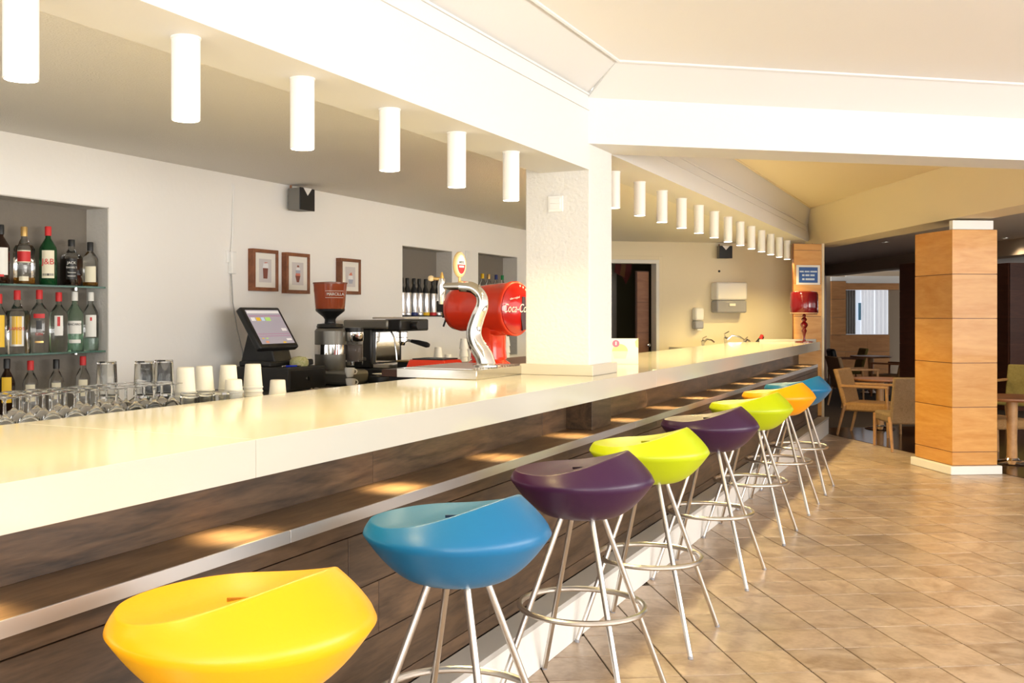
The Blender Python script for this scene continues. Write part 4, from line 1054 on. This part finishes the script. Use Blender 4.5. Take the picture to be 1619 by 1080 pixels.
for q_ in (sh, sh2):
    MB().lathe([(.012, -.004), (.012, -.016), (0, -.018)], 12, (-.06, .86)).build('shelf_peg', M_chrome, q_)
z1 = S1 - .0005; z2 = S2 - .0005
b = bottle((XB, 3.489, z1), .285, .042, M_darkliq, M_blab, 'black bottle with white label at the left edge of the top shelf', [('paper_label', M_wlab, .15, .62, .9), ('red_seal', M_redlab, .12, .16, .4)])
b = bottle((XB, 3.629, z1), .285, .043, M_glass, M_goldcap, 'clear square whisky bottle with slanted red label on the top shelf', [('paper_label', M_redlab, .40, .58, .75), ('gold_rule', M_cream, .58, .60, .75), ('gold_rule', M_cream, .38, .40, .75), ('foot_label', M_cream, .06, .14, .5)], sq=4, liquid=M_whisky, lfill=.12)
b = bottle((XB, 3.779, z1), .298, .044, M_greenglass, M_redlab, 'dark green whisky bottle with cream label and red cap', [('paper_label', M_cream, .12, .60, .72), ('dark_rule', M_blab, .16, .20, .66)])
btext(b, 'J&B', .40, .042, M_redlab)
b = bottle((XB, 3.933, z1), .240, .047, M_glass, M_blab, 'square bourbon bottle with black label on the top shelf', [('paper_label', M_blab, .14, .60, .6)], sq=5, liquid=M_darkliq, lfill=.60, cap_h=.03, nr=.015)
btext(b, "JACK", .50, .019, M_wlab, off=.004, sq=5); btext(b, "DANIEL'S", .40, .013, M_wlab, off=.004, sq=5); btext(b, "Tennessee", .29, .010, M_wlab, off=.004, sq=5); btext(b, "WHISKEY", .21, .010, M_wlab, off=.004, sq=5)
b = bottle((XB, 4.062, z1), .235, .042, M_glass, M_blab, 'clear round bottle with pale oval label beside the niche edge', [('paper_label', M_cream, .10, .46, .7)], liquid=M_whisky, lfill=.10)
btext(b, 'Cardhu', .30, .016, M_darkliq) if False else None
b = bottle((XB, 3.478, z2), .29, .037, M_glass, M_redlab, 'clear bottle with yellow label cropped by the left edge', [('paper_label', M_ylab, .12, .66, .8)])
b = bottle((XB, 3.587, z2), .310, .050, M_glass, M_redlab, 'clear gin bottle with orange and yellow label, second shelf', [('paper_label', M_wlab, .12, .60, .66), ('yellow_panel', M_ylab, .15, .60, .42)], sq=5)
btext(b, 'LARIOS', .40, .022, M_redlab, off=.004, sq=5)
b = bottle((XB, 3.723, z2), .315, .049, M_glass, M_redlab, 'clear gin bottle with red band and guard figure, second shelf', [('red_band', M_redlab, .56, .63, .55), ('figure', M_blab, .38, .52, .28), ('foot_label', M_goldcap, .16, .19, .42)])
btext(b, 'GIN', .30, .020, M_redlab)
b = bottle((XB, 3.848, z2), .305, .046, M_glass, M_redlab, 'clear vodka bottle with half turned red label, second shelf', [('paper_label', M_wlab, .28, .62, .45), ('red_seal', M_redlab, .44, .60, .16)])
b = bottle((XB, 3.955, z2), .310, .044, M_palegreen, M_wlab, 'pale green rum bottle with white label, second shelf', [('paper_label', M_wlab, .30, .52, .8), ('foot_label', M_wlab, .14, .20, .7)], liquid=M_palegreen, lfill=.3)
btext(b, 'BACARDI', .46, .016, M_blab)
b = bottle((XB, 4.066, z2), .310, .041, M_glass, M_wlab, 'clear bottle with white shield label at the right of the second shelf', [('paper_label', M_wlab, .24, .62, .7), ('red_seal', M_redlab, .52, .58, .12)], liquid=M_palegreen, lfill=.22)
for yy, cp, gm, lab, hh in [(3.526, M_blab, M_darkliq, 'dark bottle with black cap and yellow label, bottom row left', .30), (3.668, M_redlab, M_glass, 'clear bottle with red cap in the bottom row', .285), (3.832, M_blab, M_glass, 'clear bottle with black cap in the bottom row', .285), (4.011, M_redlab, M_glass, 'clear bottle with tall red capsule, bottom row beside the niche edge', .295)]:
    bottle((XB, yy, S3), hh, .038, gm, cp, lab, [('paper_label', M_ylab if gm is M_darkliq else M_cream, .30, .72 if gm is M_darkliq else .6, .6)], liquid=None)
# second niche: slim sleeved bottles in a row
for i, yy in enumerate([7.45, 7.545, 7.66, 7.755, 7.87, 8.0, 8.10, 8.19]):
    foot = [M_foil, M_foil, M_navy, M_foil, M_ylab, M_redlab, M_foil, M_ylab][i]
    t, r_, h_ = bottle((XB, yy, 1.3515), .315, .034, M_blab, M_blab, 'slim dark bottle in a silver sleeve, %s from the left in the small niche' % ORD[i], [], sh=.60, group='sleeved bottles in the small niche')
    MB().lathe([(.0348, .03), (.0352, .032), (.0352, .195), (.0348, .197)], 28).build('silver_sleeve', M_foil, t)
    MB().lathe([(.0346, .004), (.0350, .005), (.0350, .029), (.0346, .03)], 28).build('sleeve_foot', foot, t)
lg = MB().box(-.155, .01, -.45, .45, 0, .006).build('niche_ledge', M_black, loc=(XW - .005, 7.783, 1.3455)); tag(lg, 'thin dark ledge under the sleeved bottles in the small niche', 'shelf')
# third niche
sh3 = thing('niche_shelf', 'pale shelf in the niche behind the red dispenser', 'shelf', (XW, 9.244, 1.45), 0)
MB().box(-.155, .0, -.462, .462, -.008, .006).build('board', M_reveal, sh3, smooth=False)
for yy, cp, lab in [(9.03, M_ylab, 'clear bottle with yellow cap in the niche behind the dispenser'), (9.17, M_goldcap, 'clear bottle with copper cap in the niche behind the dispenser'), (9.35, M_navy, 'clear bottle with navy cap in the niche behind the dispenser'), (9.50, M_greencap, 'clear bottle with green cap in the niche behind the dispenser')]:
    bottle((XB, yy, 1.4565), .30, .037, M_glass, cp, lab, [('paper_label', M_wlab, .2, .55, .6)], group='bottles in the niche behind the dispenser')
bottle((XB, 9.60, .957), .30, .034, M_greenglass, M_greencap, 'green glass bottle low in the niche beside the pillar', [], group='bottles in the niche behind the dispenser')

# ------------------------------------------------------------------ upturned glasses and cups behind the worktop
def stem_glass(loc, label):
    t = thing('stemmed_glass', label, 'glass', loc, random.uniform(0, 6), 'upturned stemmed glasses')
    return t
gm = MB().lathe([(.030, 0), (.0315, .001), (.040, .045), (.040, .065), (.030, .098), (.010, .112), (.0045, .118), (.0042, .158), (.008, .163), (.036, .168), (.037, .1695), (0, .172),], 26).mesh('glass_body', M_thinglass, True, 40)
for row, xx in enumerate((-2.52, -2.605, -2.69)):
    for k in range(9):
        yy = 2.07 + .0875 * k + (.04 if row == 1 else 0)
        if yy > 2.90: continue
        t = thing('stemmed_glass', 'upturned clear stemmed glass behind the worktop, %s row, %s from the left' % (['front', 'middle', 'rear'][row], ORD[k]), 'glass', (xx, yy, .9505), 0, 'upturned stemmed glasses, %s row' % ['front', 'middle', 'rear'][row])
        o = bpy.data.objects.new('glass_body', gm); COL.objects.link(o); o.parent = t
tm = MB().lathe([(.037, 0), (.0375, .002), (.033, .118), (.031, .122), (0, .122), (0, .112), (.030, .112), (.0355, .002), (.0345, 0)], 26).mesh('tumbler', M_thinglass, True, 40)
k = 0
for xx, yy, n_ in [(-2.52, 2.86, 1), (-2.52, 2.945, 1), (-2.52, 3.03, 1), (-2.52, 3.115, 1), (-2.66, 2.78, 2), (-2.66, 2.88, 2), (-2.76, 2.70, 2), (-2.61, 2.96, 1), (-2.61, 3.05, 1)]:
    for j in range(n_):
        o = bpy.data.objects.new('tumbler', tm); COL.objects.link(o)
        o.location = (xx, yy, .9505 + j * .1225 * (.86 if False else 1))
        k += 1
        tag(o, 'upturned clear tumbler %s, %s of the tumblers between stemmed glasses and cups' % ('on top of another' if j else 'behind the worktop', ORD[k - 1]), 'glass', 'upturned tumblers, upper' if j else 'upturned tumblers, lower')
cm = MB().lathe([(.0395, 0), (.041, .0005), (.041, .005), (.0385, .006), (.0315, .093), (.029, .096), (0, .096), (0, .094), (.0285, .094), (.0305, .091), (.0375, .006), (.0375, 0)], 26).mesh('plastic_cup', M_cup, True, 40)
STK = [(-2.66, 2.995, 8, 'leftmost tall stack beside the tumblers'), (-2.66, 3.10, 8, 'second tall stack from the left'), (-2.63, 3.208, 8, 'tall stack behind the short one'), (-2.60, 3.325, 8, 'tall stack before the till'), (-2.54, 3.13, 5, 'short front stack'), (-2.60, 3.49, 3, 'small separate stack on the right')]
for xx, yy, n_, lab in STK:
    for j in range(n_):
        o = bpy.data.objects.new('plastic_cup', cm); COL.objects.link(o)
        o.location = (xx, yy, .9505 + j * (.0165 if n_ > 3 else .021))
        tag(o, 'translucent plastic cup, %s from bottom of the %s' % (ORD[j], lab), 'cup', 'plastic cups, ' + lab)
